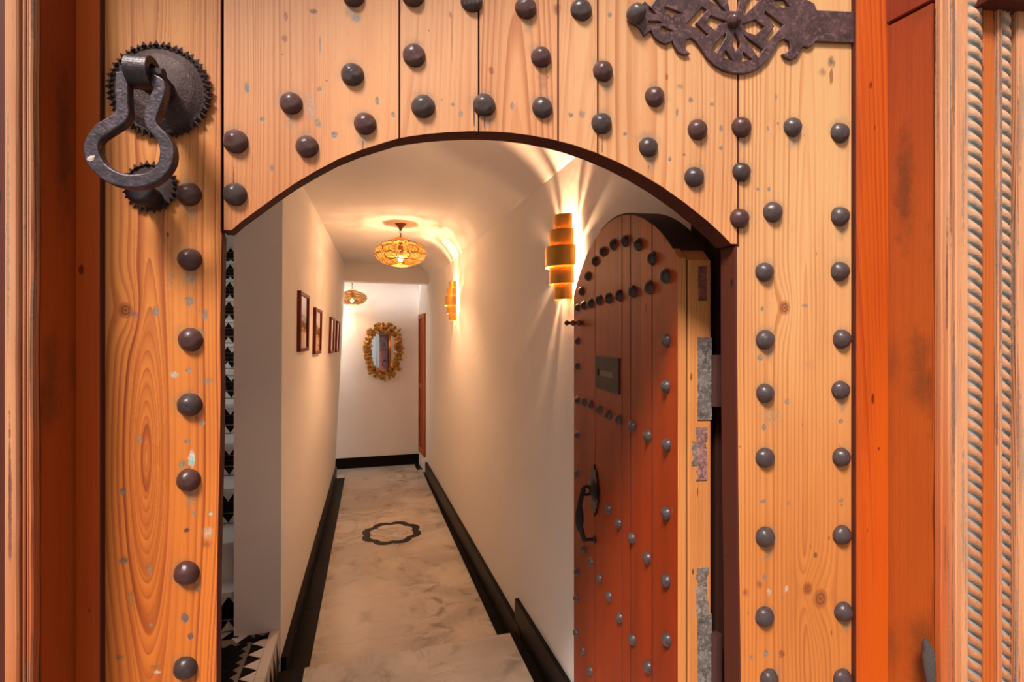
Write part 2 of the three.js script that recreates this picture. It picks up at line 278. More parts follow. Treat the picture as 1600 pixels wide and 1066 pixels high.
const marbleTex = noiseTex(1024, (u, v) => {
  const x = u * 4, y = v * 4, wx = x + 0.9 * fbm(x * 1.1 + 3, y * 1.1) + 0.12 * fbm(x * 9, y * 9), wy = y + 0.9 * fbm(x * 1.1 + 31, y * 1.1 + 17) + 0.12 * fbm(x * 9 + 4, y * 9);
  const q = Math.abs(fbm(wx * 1.4, wy * 2.6) - 0.47), vein = (1 - sm(0, 0.022, q)) * sm(0.42, 0.7, fbm(x * 1.5 + 50, y * 1.5)), cloud = fbm(wx * 0.9 + 9, wy * 1.4), fine = fbm(wx * 5, wy * 9);
  const streak = fbm(wx * 3.2 + 5, wy * 1.1 + wx * 2), g = 216 - 24 * sm(0.35, 0.75, cloud) - 34 * vein - 30 * sm(0.5, 0.8, streak) * sm(0.35, 0.7, fine) - 12 * (fine - 0.4);
  return [g, g - 5, g - 10];
}, true); marbleTex.repeat.set(0.62, 0.62);
const mMarbleDaylit = new THREE.MeshPhysicalMaterial({ map: marbleTex, roughness: 0.24, specularIntensity: 0.9 });  // lighter copy of the hall marble: daylight on the landing put into the colour
const mMarble = new THREE.MeshPhysicalMaterial({ color: new THREE.Color(0.86, 0.80, 0.74), map: marbleTex, roughness: 0.24, specularIntensity: 0.9 });
const mTileBlack = new THREE.MeshPhysicalMaterial({ color: new THREE.Color(0.010, 0.007, 0.007), roughness: 0.32, specularIntensity: 0.14 });
const mInlay = new THREE.MeshPhysicalMaterial({ color: new THREE.Color(0.012, 0.009, 0.01), roughness: 0.3, specularIntensity: 0.35 });
const mGrout = new THREE.MeshStandardMaterial({ color: new THREE.Color(0.24, 0.18, 0.15), roughness: 0.9 });
const mTileWhite = new THREE.MeshPhysicalMaterial({ color: new THREE.Color(0.78, 0.72, 0.66), roughness: 0.25 });
const mNosing = new THREE.MeshPhysicalMaterial({ color: new THREE.Color(0.8, 0.76, 0.72), roughness: 0.35 });
const mGold = new THREE.MeshStandardMaterial({ color: new THREE.Color(0.72, 0.37, 0.075), roughness: 0.42, metalness: 0.75 });
const mLeafGold = new THREE.MeshStandardMaterial({ color: new THREE.Color(0.40, 0.19, 0.032), roughness: 0.36, metalness: 0.6, side: THREE.DoubleSide });
const mBronze = new THREE.MeshStandardMaterial({ color: new THREE.Color(0.16, 0.07, 0.025), roughness: 0.5, metalness: 0.6 });
const mBulb = new THREE.MeshStandardMaterial({ color: 0xffffff, emissive: new THREE.Color(1, 0.72, 0.4), emissiveIntensity: 9, roughness: 0.5 });
const mMirror = new THREE.MeshStandardMaterial({ color: new THREE.Color(0.88, 0.88, 0.88), roughness: 0.02, metalness: 1 });
const mPane = new THREE.MeshPhysicalMaterial({ color: 0xffffff, transmission: 1, thickness: 0, roughness: 0.02, ior: 1.45 });

// ------------------------------------------------------------------ the hall: walls, floor, ceiling
const ST = { kind: 'structure' };
const CEIL = 2.64, FARW = 7.04;
const uR = (w) => 0.853 - 0.0164 * w;                         // face of the right-hand wall
const Y = (u, y, w) => [u, y, -w];
{
  tag(part('wall_right', prism([[uR(0.8), 0.8], [1.1, 0.8], [1.1, 6.46], [uR(6.46) + 0.002, 6.46], [uR(6.40), 6.40]], -0.15, 3.0), mPlaster, scene), 'long white plaster wall carrying both brass wall lamps', 'wall', ST);
  tag(part('wall_right_end', prism([[0.748, 6.42], [1.1, 6.42], [1.1, 7.3], [0.698, 7.3], [0.698, FARW]], -0.15, 3.6), mPlaster, scene), 'slanting plaster wall around the narrow wooden door at the hall end', 'wall', ST);
  tag(part('wall_back', prism([[-3.4, FARW], [0.71, FARW], [0.71, FARW + 0.22], [-3.4, FARW + 0.22]], -0.15, 4.4), mPlaster, scene), 'white end wall with the gold leaf mirror', 'wall', ST);
  const lw = [], lwAt = (k, y) => mix(mix(-0.405, -0.381, k), mix(-0.392, -0.225, k), (y + 0.15) / 3.15);   // the old wall leans in towards its far end
  for (let i = 0; i < 12; i++) for (let j = 0; j < 6; j++) { const k0 = i / 12, k1 = (i + 1) / 12, y0 = -0.15 + j * 0.525, y1 = y0 + 0.525, w0 = mix(2.686, 6.56, k0), w1 = mix(2.686, 6.56, k1); lw.push(hexa([Y(-0.61, y0, w0), Y(lwAt(k0, y0), y0, w0), Y(lwAt(k1, y0), y0, w1), Y(-0.61, y0, w1)], [Y(-0.61, y1, w0), Y(lwAt(k0, y1), y1, w0), Y(lwAt(k1, y1), y1, w1), Y(-0.61, y1, w1)])); }
  const wl = mergeGeometries(lw);
  tag(part('wall_left', wl, mPlaster, scene), 'plaster wall hung with four small framed pictures', 'wall', ST);
  tag(part('wall_header', prism([[-0.5, 6.28], [1.0, 6.28], [1.0, 6.46], [-0.5, 6.46]], 2.42, 3.25), mPlaster, scene), 'plaster header over the opening at the hall end', 'wall', ST);
  tag(part('wall_stair', prism([[-1.95, 0.6], [-1.72, 0.6], [-1.72, 5.9], [-1.95, 5.9]], -0.15, 4.2), mPlaster, scene), 'white stairwell wall beyond the tiled steps', 'wall', ST);
  tag(part('wall_court', mergeGeometries([prism([[-1.95, 5.85], [-0.62, 5.85], [-0.62, 5.95], [-1.95, 5.95]], -0.15, 3.3), prism([[-3.4, 5.7], [-1.95, 5.7], [-1.95, 5.9], [-3.4, 5.9]], -0.15, 2.2), prism([[-3.6, 5.7], [-3.4, 5.7], [-3.4, FARW + 0.22], [-3.6, FARW + 0.22]], -0.15, 2.6), prism([[-0.61, 2.74], [-0.56, 2.74], [-0.56, 6.5], [-0.61, 6.5]], 3.0, 3.3)]), mPlaster, scene), 'unseen white walls of the light court added left of the hall end', 'wall', ST);  // unseen court added for daylight; one wall closes the sunlit view past the stair
  // ceiling: flat slabs, with a cove and a thin plaster ledge down to the right-hand wall
  const slabs = [prism([[-1.95, 3.7], [-0.56, 3.7], [-0.56, 5.9], [-1.95, 5.9]], 3.3, 3.45), prism([[-1.95, 0.6], [1.1, 0.6], [1.1, 2.74], [-1.95, 2.74]], CEIL, CEIL + 0.2), prism([[-0.61, 2.74], [1.1, 2.74], [1.1, 6.4], [-0.62, 6.4]], CEIL, CEIL + 0.2), prism([[-0.62, 6.71], [1.1, 6.71], [1.1, 6.83], [-0.62, 6.83]], 2.95, 3.1)];  // first slab: unseen roof added to keep the sun off the upper stair
  const ce = new THREE.Group(); ce.name = 'ceiling'; scene.add(ce); tag(ce, 'white plaster ceiling curving down to the right-hand wall', 'ceiling', ST);
  part('ceiling_slab', mergeGeometries(slabs), mPlaster, ce);
  const rows = [];
  for (const w of [0.8, 6.4]) {
    const r = [], u = uR(w); r.push(Y(u + 0.03, 2.452, w), Y(u - 0.0004, 2.4525, w));
    for (let i = 0; i <= 14; i++) { const a0 = 0.42, a = mix(a0, Math.PI / 2, i / 14); r.push(Y(u - 0.001 - 0.26 * (Math.cos(a0) - Math.cos(a)), 2.453 + (CEIL + 0.001 - 2.453) * (Math.sin(a) - Math.sin(a0)) / (1 - Math.sin(a0)), w)); }
    r.push(Y(u + 0.03, CEIL + 0.05, w)); rows.push(r);
  }
  part('cove', toCreasedNormals(quads(rows).toNonIndexed(), 0.5), mPlaster, ce);
}
{
  const fl = new THREE.Group(); fl.name = 'floor'; scene.add(fl); tag(fl, 'polished white marble floor with black stone borders', 'floor', ST);
  part('bed', mergeGeometries([prism([[-1.95, 0.6], [1.1, 0.6], [1.1, 7.3], [-1.95, 7.3]], -0.15, -0.003), prism([[-3.6, 5.7], [-1.95, 5.7], [-1.95, 7.3], [-3.6, 7.3]], -0.15, -0.012)]), mGrout, fl);
  const li = (w) => mix(-0.284, -0.25, (w - 2.6) / 3.97), ri = (w) => mix(0.728, 0.705, (w - 2.6) / 3.97);
  // flower-shaped inlay ring let into the marble
  const cu = 0.218, cw = 4.573, lobes = (R, amp) => Array.from({ length: 96 }, (_, i) => { const a = i / 96 * Math.PI * 2, r = R * (1 - amp + amp * 2 * Math.abs(Math.sin(a * 4)) ** 0.8); return [cu + Math.cos(a) * r, cw + Math.sin(a) * r * 1.06]; });
  const outer = lobes(0.248, 0.07), inner = lobes(0.182, 0.07);
  const flat = (pts, holes, y0, y1) => { const g = new THREE.ExtrudeGeometry(shapeOf(pts, holes), { depth: y1 - y0, bevelEnabled: false }); g.rotateX(-Math.PI / 2); g.translate(0, y0, 0); return metreUV(g); };
  part('marble_slab', flat([[li(2.6), 2.6], [ri(2.6), 2.6], [ri(6.57), 6.57], [li(6.57), 6.57]], [outer], -0.012, 0), mMarble, fl);
  part('inlay_ring', flat(outer, [inner], -0.012, 0), mInlay, fl, 'black flower-shaped inlay ring');
  part('marble_rosette', flat(inner, [], -0.012, 0), mMarble, fl);
  part('marble_slab', prism([[-3.4, 6.572], [0.64, 6.572], [0.64, FARW], [-3.4, FARW]], -0.012, 0), mMarble, fl);
  part('marble_slab', prism([[-3.4, 5.9], [-0.62, 5.9], [-0.62, 6.57], [-3.4, 6.57]], -0.012, 0), mMarble, fl);
  part('border_tile', prism([[0.643, 6.7], [0.75, 6.7], [0.75, FARW], [0.643, FARW]], -0.012, 0.001), mTileBlack, fl);
  part('marble_slab', prism([[0.643, 6.572], [0.76, 6.572], [0.76, 6.697], [0.643, 6.697]], -0.012, 0), mMarble, fl);
  const cutsR = [2.6, 2.97, 3.70, 4.40, 5.12, 5.84, 6.57], cutsL = [2.6, 3.42, 4.14, 4.86, 5.58, 6.57];
  for (let i = 0; i < cutsR.length - 1; i++) { const a = cutsR[i] + 0.002, b = cutsR[i + 1] - 0.002; part('border_tile', prism([[ri(a) + 0.002, a], [uR(a) + 0.01, a], [uR(b) + 0.01, b], [ri(b) + 0.002, b]], -0.012, 0.001), mTileBlack, fl); }
  for (let i = 0; i < cutsL.length - 1; i++) { const a = cutsL[i] + 0.002, b = cutsL[i + 1] - 0.002; part('border_tile', prism([[-0.42, a], [li(a) - 0.002, a], [li(b) - 0.002, b], [-0.40, b]], -0.012, 0.001), mTileBlack, fl); }
  // the landing inside the door, one step above the hall
  const L0 = 0.85, L1 = 2.615, LY = 0.117, ld = sub('landing', fl, 'raised marble landing just inside the door');
  part('landing_slab', prism([[-0.285, L0], [0.745, L0], [0.748, L1], [-0.285, L1]], -0.012, LY), mMarbleDaylit, ld);
  for (const [a, b] of [[L0, 1.7], [1.703, L1]]) {
    part('border_tile', prism([[0.748, a], [uR(a) + 0.01, a], [uR(b) + 0.01, b], [0.751, b]], -0.012, LY + 0.001), mTileBlack, ld);
    part('border_tile', prism([[-0.405, a], [-0.288, a], [-0.288, b], [-0.405, b]], -0.012, LY + 0.001), mTileBlack, ld);
  }
  // skirtings
  const skirt = (name, label, runs) => { const g = new THREE.Group(); g.name = name; scene.add(g); tag(g, label, 'baseboard', ST); for (const [pts, y0, y1] of runs) part('skirting_tile', prism(pts, y0, y1), mTileBlack, g); };
  const rr = (a, b, y0, y1, th) => [[[uR(a) - th, a], [uR(a) + 0.004, a], [uR(b) + 0.004, b], [uR(b) - th, b]], y0, y1];
  skirt('baseboard_right', 'black stone skirting along the right-hand wall of the hall', [2.55, 3.25, 3.95, 4.65, 5.35, 6.44].slice(0, -1).map((a, i, s) => rr(a + 0.001, [3.25, 3.95, 4.65, 5.35, 6.44][i] - 0.001, 0, 0.16, 0.026)));
  skirt('baseboard_landing', 'taller black stone skirting beside the raised landing', [rr(0.95, 1.8, 0.117, 0.278, 0.022), rr(1.803, 2.655, 0.117, 0.278, 0.022)]);
  const wu = (w) => mix(-0.404, -0.372, (w - 2.686) / 3.874);
  skirt('baseboard_left', 'black stone skirting below the framed pictures', [[2.69, 3.4], [3.403, 4.1], [4.103, 4.8], [4.803, 5.5], [5.503, 6.57]].map(([a, b]) => [[[wu(a) - 0.02, a], [wu(a) + 0.026, a], [wu(b) + 0.026, b], [wu(b) - 0.02, b]], 0, 0.14]));
  skirt('baseboard_back', 'black stone skirting below the gold leaf mirror', [[[[-1.6, FARW - 0.02], [-0.41, FARW - 0.02], [-0.41, FARW + 0.01], [-1.6, FARW + 0.01]], 0, 0.14], [[[-0.408, FARW - 0.02], [0.70, FARW - 0.02], [0.70, FARW + 0.01], [-0.408, FARW + 0.01]], 0, 0.14]]);
}

// ------------------------------------------------------------------ tiled stair left of the hall
{
  const st = group('staircase', 'narrow stair with black and white zigzag tiled risers seen past the door jamb', 'staircase', [0, 0, 0], 0, ST);
  const T = 0.004, thin = (pts, d) => { const g = new THREE.ExtrudeGeometry(shapeOf(pts), { depth: d, bevelEnabled: false }); return g; };
  // bottom block: its top tiled with black squares inside a border of triangles
  const bl = sub('step', st), BY = 0.28;
  part('block', prism([[-1.7, 1.55], [-0.412, 1.55], [-0.412, 2.74], [-1.7, 2.74]], 0, BY - T), mGrout, bl);
  for (const [a, b] of [[1.55, 1.95], [1.953, 2.32], [2.323, 2.684]]) part('edging_tile', prism([[-0.45, a], [-0.408, a], [-0.408, b], [-0.45, b]], BY - T - 0.01, BY + 0.001), mTileWhite, bl);
  const rest = [[], []], keep = (g, m) => rest[m === mTileWhite ? 1 : 0].push(g.index ? g.toNonIndexed() : g);
  const top = (pts, m) => { const g = prism(pts, BY - T - 0.001, BY); if (pts[0][0] > -0.80 && pts[0][1] > 2.1) part('tile', g, m, bl); else keep(g, m); };
  const P = 0.085, DP = 0.062, G = 0.0016;
  for (let i = 0; i < 13; i++) {
    const a = 2.64 - (i + 1) * P, b = 2.64 - i * P, u0 = -0.452, u1 = u0 - DP;
    top([[u0, a + G], [u0, b - G], [u1 + G, (a + b) / 2]], mTileWhite);
    top([[u1, (a + b) / 2 + G * 1.5], [u0 - G, b], [u1, (a + b) / 2 + P - G * 1.5]], mTileBlack);
  }
  for (let i = 0; i < 14; i++) {
    const b = -0.455 - i * P, a = b - P, w0 = i < 2 ? 2.684 : 2.736, w1 = w0 - DP;
    if (i) top([[a + G, w0], [(a + b) / 2, w1 + G], [b - G, w0]], mTileWhite);
    top([[b, w0 - G], [b - P / 2 + G, w1], [b + P / 2 - G, w1]], mTileBlack);
  }
  const q = 0.052;
  for (let i = 0; i < 22; i++) for (let j = 0; j < 39; j++) {
    const cu = -0.555 - i * q - (j % 2) * q / 2, cw = 2.6 - j * q / 2, r = q / 2 - 0.0015;
    if (cu < -1.66) continue; top([[cu - r, cw], [cu, cw - r], [cu + r, cw], [cu, cw + r]], mTileBlack);
  }
  for (let i = 0; i < 13; i++) {                                // side of the block, facing the landing
    const a = 2.684 - (i + 1) * P, b = a + P, up = i % 2 === 0;
    for (const [k, m] of [[0, mTileBlack], [1, mTileWhite]]) {
      const y0 = 0.118, y1 = BY - 0.016, pts = k ? [[b - G, y1], [b - G, y0], [a + G * 3, y1]] : [[a + G, y0], [b - G * 3, y0], [a + G, y1]];
      const g = thin(pts.map(([w, y]) => [-w, y]), T); g.rotateY(-Math.PI / 2); g.translate(-0.408 - 0.0 + 0.0, 0, 0); g.scale(1, 1, 1);
      const gg = g; gg.translate(0, 0, 0); part('tile', gg, m, bl);
    }
  }
  // the flight
  const Z = [2.45, 2.55, 2.80, 3.05, 3.35, 3.65, 3.95, 4.25, 4.48, 4.70, 4.92, 5.12], R = 0.2, tp = 0.066;
  const triUp = thin([[0.001, 0.001], [tp - 0.001, 0.001], [tp / 2, 0.049]], T), triDn = thin([[0.001, 0.049], [tp / 2, 0.001], [tp - 0.001, 0.049]], T), bar = thin([[0.001, 0.001], [tp - 0.001, 0.001], [tp - 0.001, 0.03], [0.001, 0.03]], T);
  for (const g of [triUp, triDn, bar]) g.computeVertexNormals();
  Z.forEach((z, k) => {
    const w = z * 1.118, wn = (Z[k + 1] ?? z + 0.25) * 1.118, y0 = BY + R * k, y1 = y0 + R, s = sub('step', st), uEnd = w < 2.7 ? -0.614 : -0.612;
    part('riser', prism([[-1.715, w], [uEnd, w], [uEnd, w + 0.03], [-1.715, w + 0.03]], y0 - 0.02, y1 - 0.02), mGrout, s);
    part('tread', prism([[-1.715, w - 0.018], [uEnd, w - 0.018], [uEnd, wn + 0.02], [-1.715, wn + 0.02]], y1 - 0.024, y1), mNosing, s);
    if (k === 1) { part('riser_panel', prism([[-1.7, w - 0.006], [uEnd - 0.03, w - 0.006], [uEnd - 0.03, w], [-1.7, w]], y0, y1 - 0.025), mNosing, s); }
    const uA = Math.min(uEnd, -0.24 * z), n = Math.ceil(0.038 * z / tp), i0 = -Math.floor((uEnd - uA) / tp);
    for (let i = i0; uA - (i + 1) * tp > -1.71; i++) {
      const u = uA - (i + 1) * tp;
      if (k === 1 && i < 2) continue;
      const add = (g, m, dx, dy) => { if (i >= 0 && i < n) part('tile', g, m, s).position.set(u + dx, y0 + dy, -w); else keep(g.clone().translate(u + dx, y0 + dy, -w), m); };
      add(triUp, mTileBlack, 0, 0.125); add(triDn, mTileWhite, tp / 2, 0.125); add(bar, mTileBlack, 0, 0.093); add(bar, mTileBlack, tp / 2, 0.062);
      add(triUp, mTileWhite, 0, 0.006); add(triDn, mTileBlack, tp / 2, 0.006);
    }
  });
  const more = part('tile_pattern', mergeGeometries(rest.map((l) => mergeGeometries(l)), true), [mTileBlack, mTileWhite], st); more.userData.kind = 'stuff';
}

// ------------------------------------------------------------------ street front, ground and the wall across the street
{
  const fr = new THREE.Group(); fr.name = 'wall_front'; fr.position.copy(DOOR_O); fr.rotation.y = DOOR_ROT; scene.add(fr); tag(fr, 'grey rendered street wall around the carved door frame', 'wall', ST);
  part('render_coat', mergeGeometries([board(-3.2, -0.64, -0.1, 3.5, -0.25, 0.085, 0), board(1.09, 3.2, -0.1, 3.5, -0.25, 0.085, 0), board(-0.64, 1.09, 3.1, 3.5, -0.25, 0.085, 0), board(-0.64, -0.56, -0.1, 3.1, -0.25, -0.062, 0), board(0.87, 1.09, -0.1, 3.1, -0.25, -0.062, 0)].map(metreUV)), mFacade, fr);
  const gd = new THREE.Mesh(prism([[-9, -7], [9, -7], [9, 0.9], [-9, 0.9]], -0.2, -0.02), new THREE.MeshStandardMaterial({ color: new THREE.Color(0.22, 0.2, 0.18), roughness: 0.9, bumpMap: plasterBump, bumpScale: 0.01 })); gd.name = 'ground'; scene.add(gd); tag(gd, 'pale stone paving of the street outside the door', 'ground', ST);
  part('added_flank_wall', metreUV(board(1.45, 1.8, -0.1, 6.0, 0.25, 5.0, 0)), mFacade, fr, 'unseen flank wall added to shade the left side of the door frame');  // unseen wall added to block light coming from the right
  const sw = new THREE.Mesh(prism([[-8, -5.6], [8, -5.6], [8, -5.3], [-8, -5.3]], -0.1, 3.0), mStreetWall); sw.name = 'wall_street'; scene.add(sw); tag(sw, 'bright white wall across the street, seen only in the mirror', 'wall', ST);
}

// ------------------------------------------------------------------ the big studded door
const opening = [[362, 361], [378, 347], [400, 331], [430, 309], [462, 287], [496, 267], [530, 249], [565, 235], [600, 224], [623, 217], [640, 214], [670, 210], [700, 207.5], [735, 206], [770, 206.5], [800, 208.5], [830, 212.5], [862, 218.5], [895, 227], [930, 239], [965, 254], [1000, 272], [1035, 293], [1070, 318], [1105, 346], [1128, 367], [1142, 382]].map(([x, y]) => onDoor(x, y));
function archY(s) { for (let i = 0; i < opening.length - 1; i++) { const a = opening[i], b = opening[i + 1]; if (s >= a[0] && s <= b[0]) return mix(a[1], b[1], (s - a[0]) / (b[0] - a[0])); } return s < opening[0][0] ? opening[0][1] : opening.at(-1)[1]; }
const door1 = group('door_1', 'large orange pine door studded with dark iron nails, with an arched wicket opening', 'door', DOOR_O.toArray(), DOOR_ROT, ST);
{
  const TOP = 2.95, BOT = 0.03, TH = 0.036, g2 = 0.0006, LEFT = onDoor(162, 533)[0], RIGHT = onDoor(1331.5, 533)[0];
  const lean = (g) => { const p = g.attributes.position; for (let i = 0; i < p.count; i++) p.setX(i, p.getX(i) + p.getZ(i) * 0.24); g.computeVertexNormals(); return g; };
  const wavyL = [[348.5, 366], [347.5, 430], [346, 520], [347, 600], [345.5, 700], [343, 800], [341, 900], [340.5, 1000], [340, 1070], [339, 1400]].map(([x, y]) => onDoor(x, y));
  const wavyR = [[1150, 385], [1150, 500], [1151, 640], [1152, 760], [1154, 900], [1156, 1070], [1158, 1400]].map(([x, y]) => onDoor(x, y));
  const xs = [LEFT, ...JOINTS.map((p) => onDoor(p, 100)[0]), RIGHT];
  const wl = wavyL.filter((p) => p[1] > BOT), wr = wavyR.filter((p) => p[1] > BOT);
  // left stile
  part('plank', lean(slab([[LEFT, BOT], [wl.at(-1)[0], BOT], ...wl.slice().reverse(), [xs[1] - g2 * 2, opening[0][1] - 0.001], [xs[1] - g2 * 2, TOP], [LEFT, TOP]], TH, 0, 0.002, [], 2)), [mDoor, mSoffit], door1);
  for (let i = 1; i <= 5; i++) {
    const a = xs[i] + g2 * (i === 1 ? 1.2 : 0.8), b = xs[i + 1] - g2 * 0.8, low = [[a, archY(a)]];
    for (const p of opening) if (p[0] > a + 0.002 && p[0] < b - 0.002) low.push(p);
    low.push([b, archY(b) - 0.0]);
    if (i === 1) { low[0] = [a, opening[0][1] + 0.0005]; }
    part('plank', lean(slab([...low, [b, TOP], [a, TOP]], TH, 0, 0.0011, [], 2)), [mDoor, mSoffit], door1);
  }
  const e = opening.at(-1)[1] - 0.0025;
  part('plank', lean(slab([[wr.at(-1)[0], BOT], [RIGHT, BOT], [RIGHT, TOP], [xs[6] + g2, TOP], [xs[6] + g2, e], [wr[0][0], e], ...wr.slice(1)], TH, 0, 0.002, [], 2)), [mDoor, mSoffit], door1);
  // cross rails on the inside
  part('rail', board(LEFT + 0.01, RIGHT - 0.01, 2.16, 2.28, -0.075, -TH - 0.001), mDarkWood, door1);
  part('rail', board(LEFT + 0.01, RIGHT - 0.01, 2.7, 2.8, -0.075, -TH - 0.001), mDarkWood, door1);
  // studs
  const studGeo = [0, 1, 2, 3].map((k) => {
    const R = 0.0168, H = [0.0150, 0.0138, 0.0156, 0.0145][k], pts = [[0, H]];
    for (let i = 1; i <= 10; i++) { const a = i / 10 * 1.5; pts.push([R * Math.sin(a) * 1.0, H * Math.cos(a) * (1 - 0.12 * Math.sin(a)) + 0.0012]); }
    pts.push([R * 1.04, 0.0012], [R * 1.02, -0.001]);
    return rough(toZ(lathe(pts.reverse(), 28)), 0.0015, 110, k * 9.7);
  });
  STUDS.forEach(([x, y], i) => {
    const [s, h] = onDoor(x, y, 0.004), m = part('stud', studGeo[i % 4], mStud[x < 700 ? (i % 3 === 2 ? 1 : 0) : x < 1180 ? (i % 2 ? 1 : 0) : 2], door1);
    m.position.set(s, h, 0); m.rotation.z = i * 2.4; const k = 0.98 + 0.09 * rnd(); m.scale.set(k, k * (0.96 + 0.08 * rnd()), 1);
  });
  // pierced hinge strap
  const hs = sub('hinge_strap', door1, 'pierced wrought iron hinge plate'), zo = (l) => l.map(([x, y]) => onDoor(1000 + x / 4.4444, y / 4.4444, 0.004));
  const lower = [[-80, 95], [-66, 160], [-20, 180], [0, 200], [30, 250], [75, 212], [95, 255], [135, 292], [175, 308], [225, 288], [240, 330], [270, 368], [305, 383], [345, 376], [318, 348], [306, 312], [322, 275], [355, 265], [390, 295], [430, 350], [465, 405], [515, 455], [580, 493], [650, 512], [720, 514], [780, 498], [840, 465], [890, 415], [930, 350], [965, 290], [1000, 272], [1032, 290], [1040, 340], [1015, 372], [985, 376], [1005, 402], [1045, 418], [1090, 400], [1112, 360], [1128, 322], [1165, 332], [1195, 318], [1215, 290], [1480, 300]];
  const upper = [[1480, 85], [1225, 75], [1205, 25], [1165, 8], [1135, -10], [1120, -60], [1100, -120], [1060, -150], [1010, -140], [990, -110], [1035, -70], [1030, -30], [985, -10], [940, -60], [900, -130], [850, -190], [780, -235], [700, -248], [610, -245], [530, -215], [470, -170], [430, -110], [390, -50], [355, -8], [322, -10], [306, -50], [318, -90], [345, -110], [300, -118], [255, -80], [228, -20], [175, -40], [130, -25], [95, 10], [70, 50], [30, 10], [-10, 45], [-60, 40]];
  const holes = [[[168, 52], [185, 52], [292, 96], [245, 103], [172, 96]], [[60, 48], [72, 52], [112, 104], [62, 92]], [[52, 150], [130, 150], [152, 164], [56, 186]], [[142, 190], [165, 186], [236, 222], [146, 230]],
    [[430, 50], [462, 72], [386, 162], [472, 244], [456, 256], [374, 190], [318, 172]], [[486, 110], [600, 152], [576, 168], [545, 168], [516, 212], [458, 166]], [[706, 172], [800, 140], [862, 190], [796, 246], [740, 226]], [[866, 80], [992, 176], [892, 286], [862, 278], [930, 186], [862, 96]],
    [[596, 228], [590, 262], [528, 370], [498, 348], [520, 304]], [[655, 220], [692, 300], [690, 326], [660, 356], [636, 300]], [[716, 244], [852, 345], [816, 400], [745, 290]], [[594, 350], [642, 425], [562, 398]], [[715, 364], [778, 418], [694, 430]],
    [[440, -30], [480, -60], [594, 82], [572, 78]], [[596, -30], [640, -80], [694, -30], [672, 82], [622, 80]], [[780, -50], [855, -20], [722, 108], [704, 98]], [[905, -20], [955, 0], [1000, -2], [1036, 48], [985, 56], [940, 30]]];
  part('plate', slab([...zo(lower), ...zo(upper)], 0.006, 0.006, 0.0012, holes.map(zo), 2), mStrap, hs);
  const boss = rough(toZ(lathe([[0.0125, 0], [0.0125, 0.004], [0.0108, 0.010], [0.0062, 0.0148], [0, 0.016]], 20)), 0.001, 140, 3);
  const b1 = part('boss', boss, mStud[0], hs); { const [s, h] = onDoor(1148, 31, 0.012); b1.position.set(s, h, 0.005); }
  const b2 = part('boss', boss, mStud[2], hs); { const [s, h] = onDoor(995, 20, 0.012); b2.position.set(s, h, 0.005); b2.scale.setScalar(1.3); }
  // the great knocker
  const kn = sub('knocker', door1, 'heavy forged iron ring knocker on a toothed round plate');
  const [ps, ph] = onDoor(250, 141, 0.006), pr = 0.0675;
  {
    const g = [toZ(lathe([[0, 0.026], [0.018, 0.0255], [0.034, 0.022], [0.05, 0.015], [0.060, 0.008], [pr, 0.0045], [pr, 0]].reverse(), 48))];
    for (let i = 0; i < 50; i++) { const a = i / 50 * Math.PI * 2, c = new THREE.ConeGeometry(0.0050, 0.0085, 5); c.rotateZ(-Math.PI / 2); c.translate(pr + 0.0025, 0, 0.005 + (i % 2 ? 0.002 : 0)); c.rotateZ(a); g.push(c); }
    for (let i = 0; i < 50; i++) { const a = (i + 0.5) / 50 * Math.PI * 2, c = new THREE.SphereGeometry(0.0034, 6, 5); c.translate(pr - 0.004, 0, 0.006); c.rotateZ(a); g.push(c); }
    const m = part('plate', rough(mergeGeometries(g.map((x) => x.toNonIndexed())), 0.0016, 60, 4), mPlateIron, kn); m.position.set(ps, ph, 0);
  }
  const RT = 0.080;                                            // how far the ring stands off the door
  {
    const [ls, lh] = onDoor(220, 111, RT), R1 = 0.0205, R2 = 0.0125, c = new THREE.Shape(); c.absarc(0, 0, R1, -2.5, 2.5, false); c.lineTo(-0.06, 0.008); c.lineTo(-0.06, -0.008); c.closePath();
    const h = new THREE.Path(); h.absarc(0, 0, R2, 0, Math.PI * 2, true); c.holes.push(h);
    const g = new THREE.ExtrudeGeometry(c, { depth: 0.027, bevelEnabled: true, bevelSize: 0.001, bevelThickness: 0.001, bevelSegments: 2, curveSegments: 18 }); g.rotateY(-Math.PI / 2); g.translate(0.0135, 0, 0);
    part('loop', g, mIronDark, kn).position.set(ls, lh, RT - 0.004);
    const pin = new THREE.CylinderGeometry(0.0075, 0.0075, 0.052, 14); pin.rotateZ(Math.PI / 2); part('pin', pin, mIronDark, kn).position.set(ls + 0.001, lh, RT - 0.004);
    const zk = (l) => l.map(([x, y]) => onDoor(110 + x / 3.809, 60 + y / 3.809, RT + 0.007));
    const ring = zk([[258, 190], [254, 300], [258, 395], [246, 438], [200, 468], [140, 505], [95, 560], [68, 630], [72, 700], [100, 760], [160, 820], [230, 862], [320, 884], [420, 880], [500, 855], [560, 805], [600, 745], [612, 680], [600, 615], [570, 565], [530, 525], [505, 490], [510, 450], [535, 390], [558, 300], [552, 245], [510, 212], [470, 205], [464, 262], [482, 285], [470, 320], [445, 375], [428, 430], [430, 490], [455, 545], [495, 585], [520, 640], [520, 700], [495, 758], [440, 793], [370, 803], [300, 798], [235, 768], [185, 720], [158, 660], [158, 620], [180, 585], [240, 545], [310, 500], [340, 450], [338, 390], [334, 300], [330, 200], [300, 186]]);
    const sh = new THREE.Shape(new THREE.SplineCurve(ring.map((p) => new THREE.Vector2(...p))).getPoints(170));
    const rg = new THREE.ExtrudeGeometry(sh, { depth: 0.010, bevelEnabled: true, bevelSize: 0.0022, bevelOffset: -0.0022, bevelThickness: 0.0025, bevelSegments: 3 }); rg.translate(0, 0, RT - 0.008);
    part('ring', rg, mIron, kn);
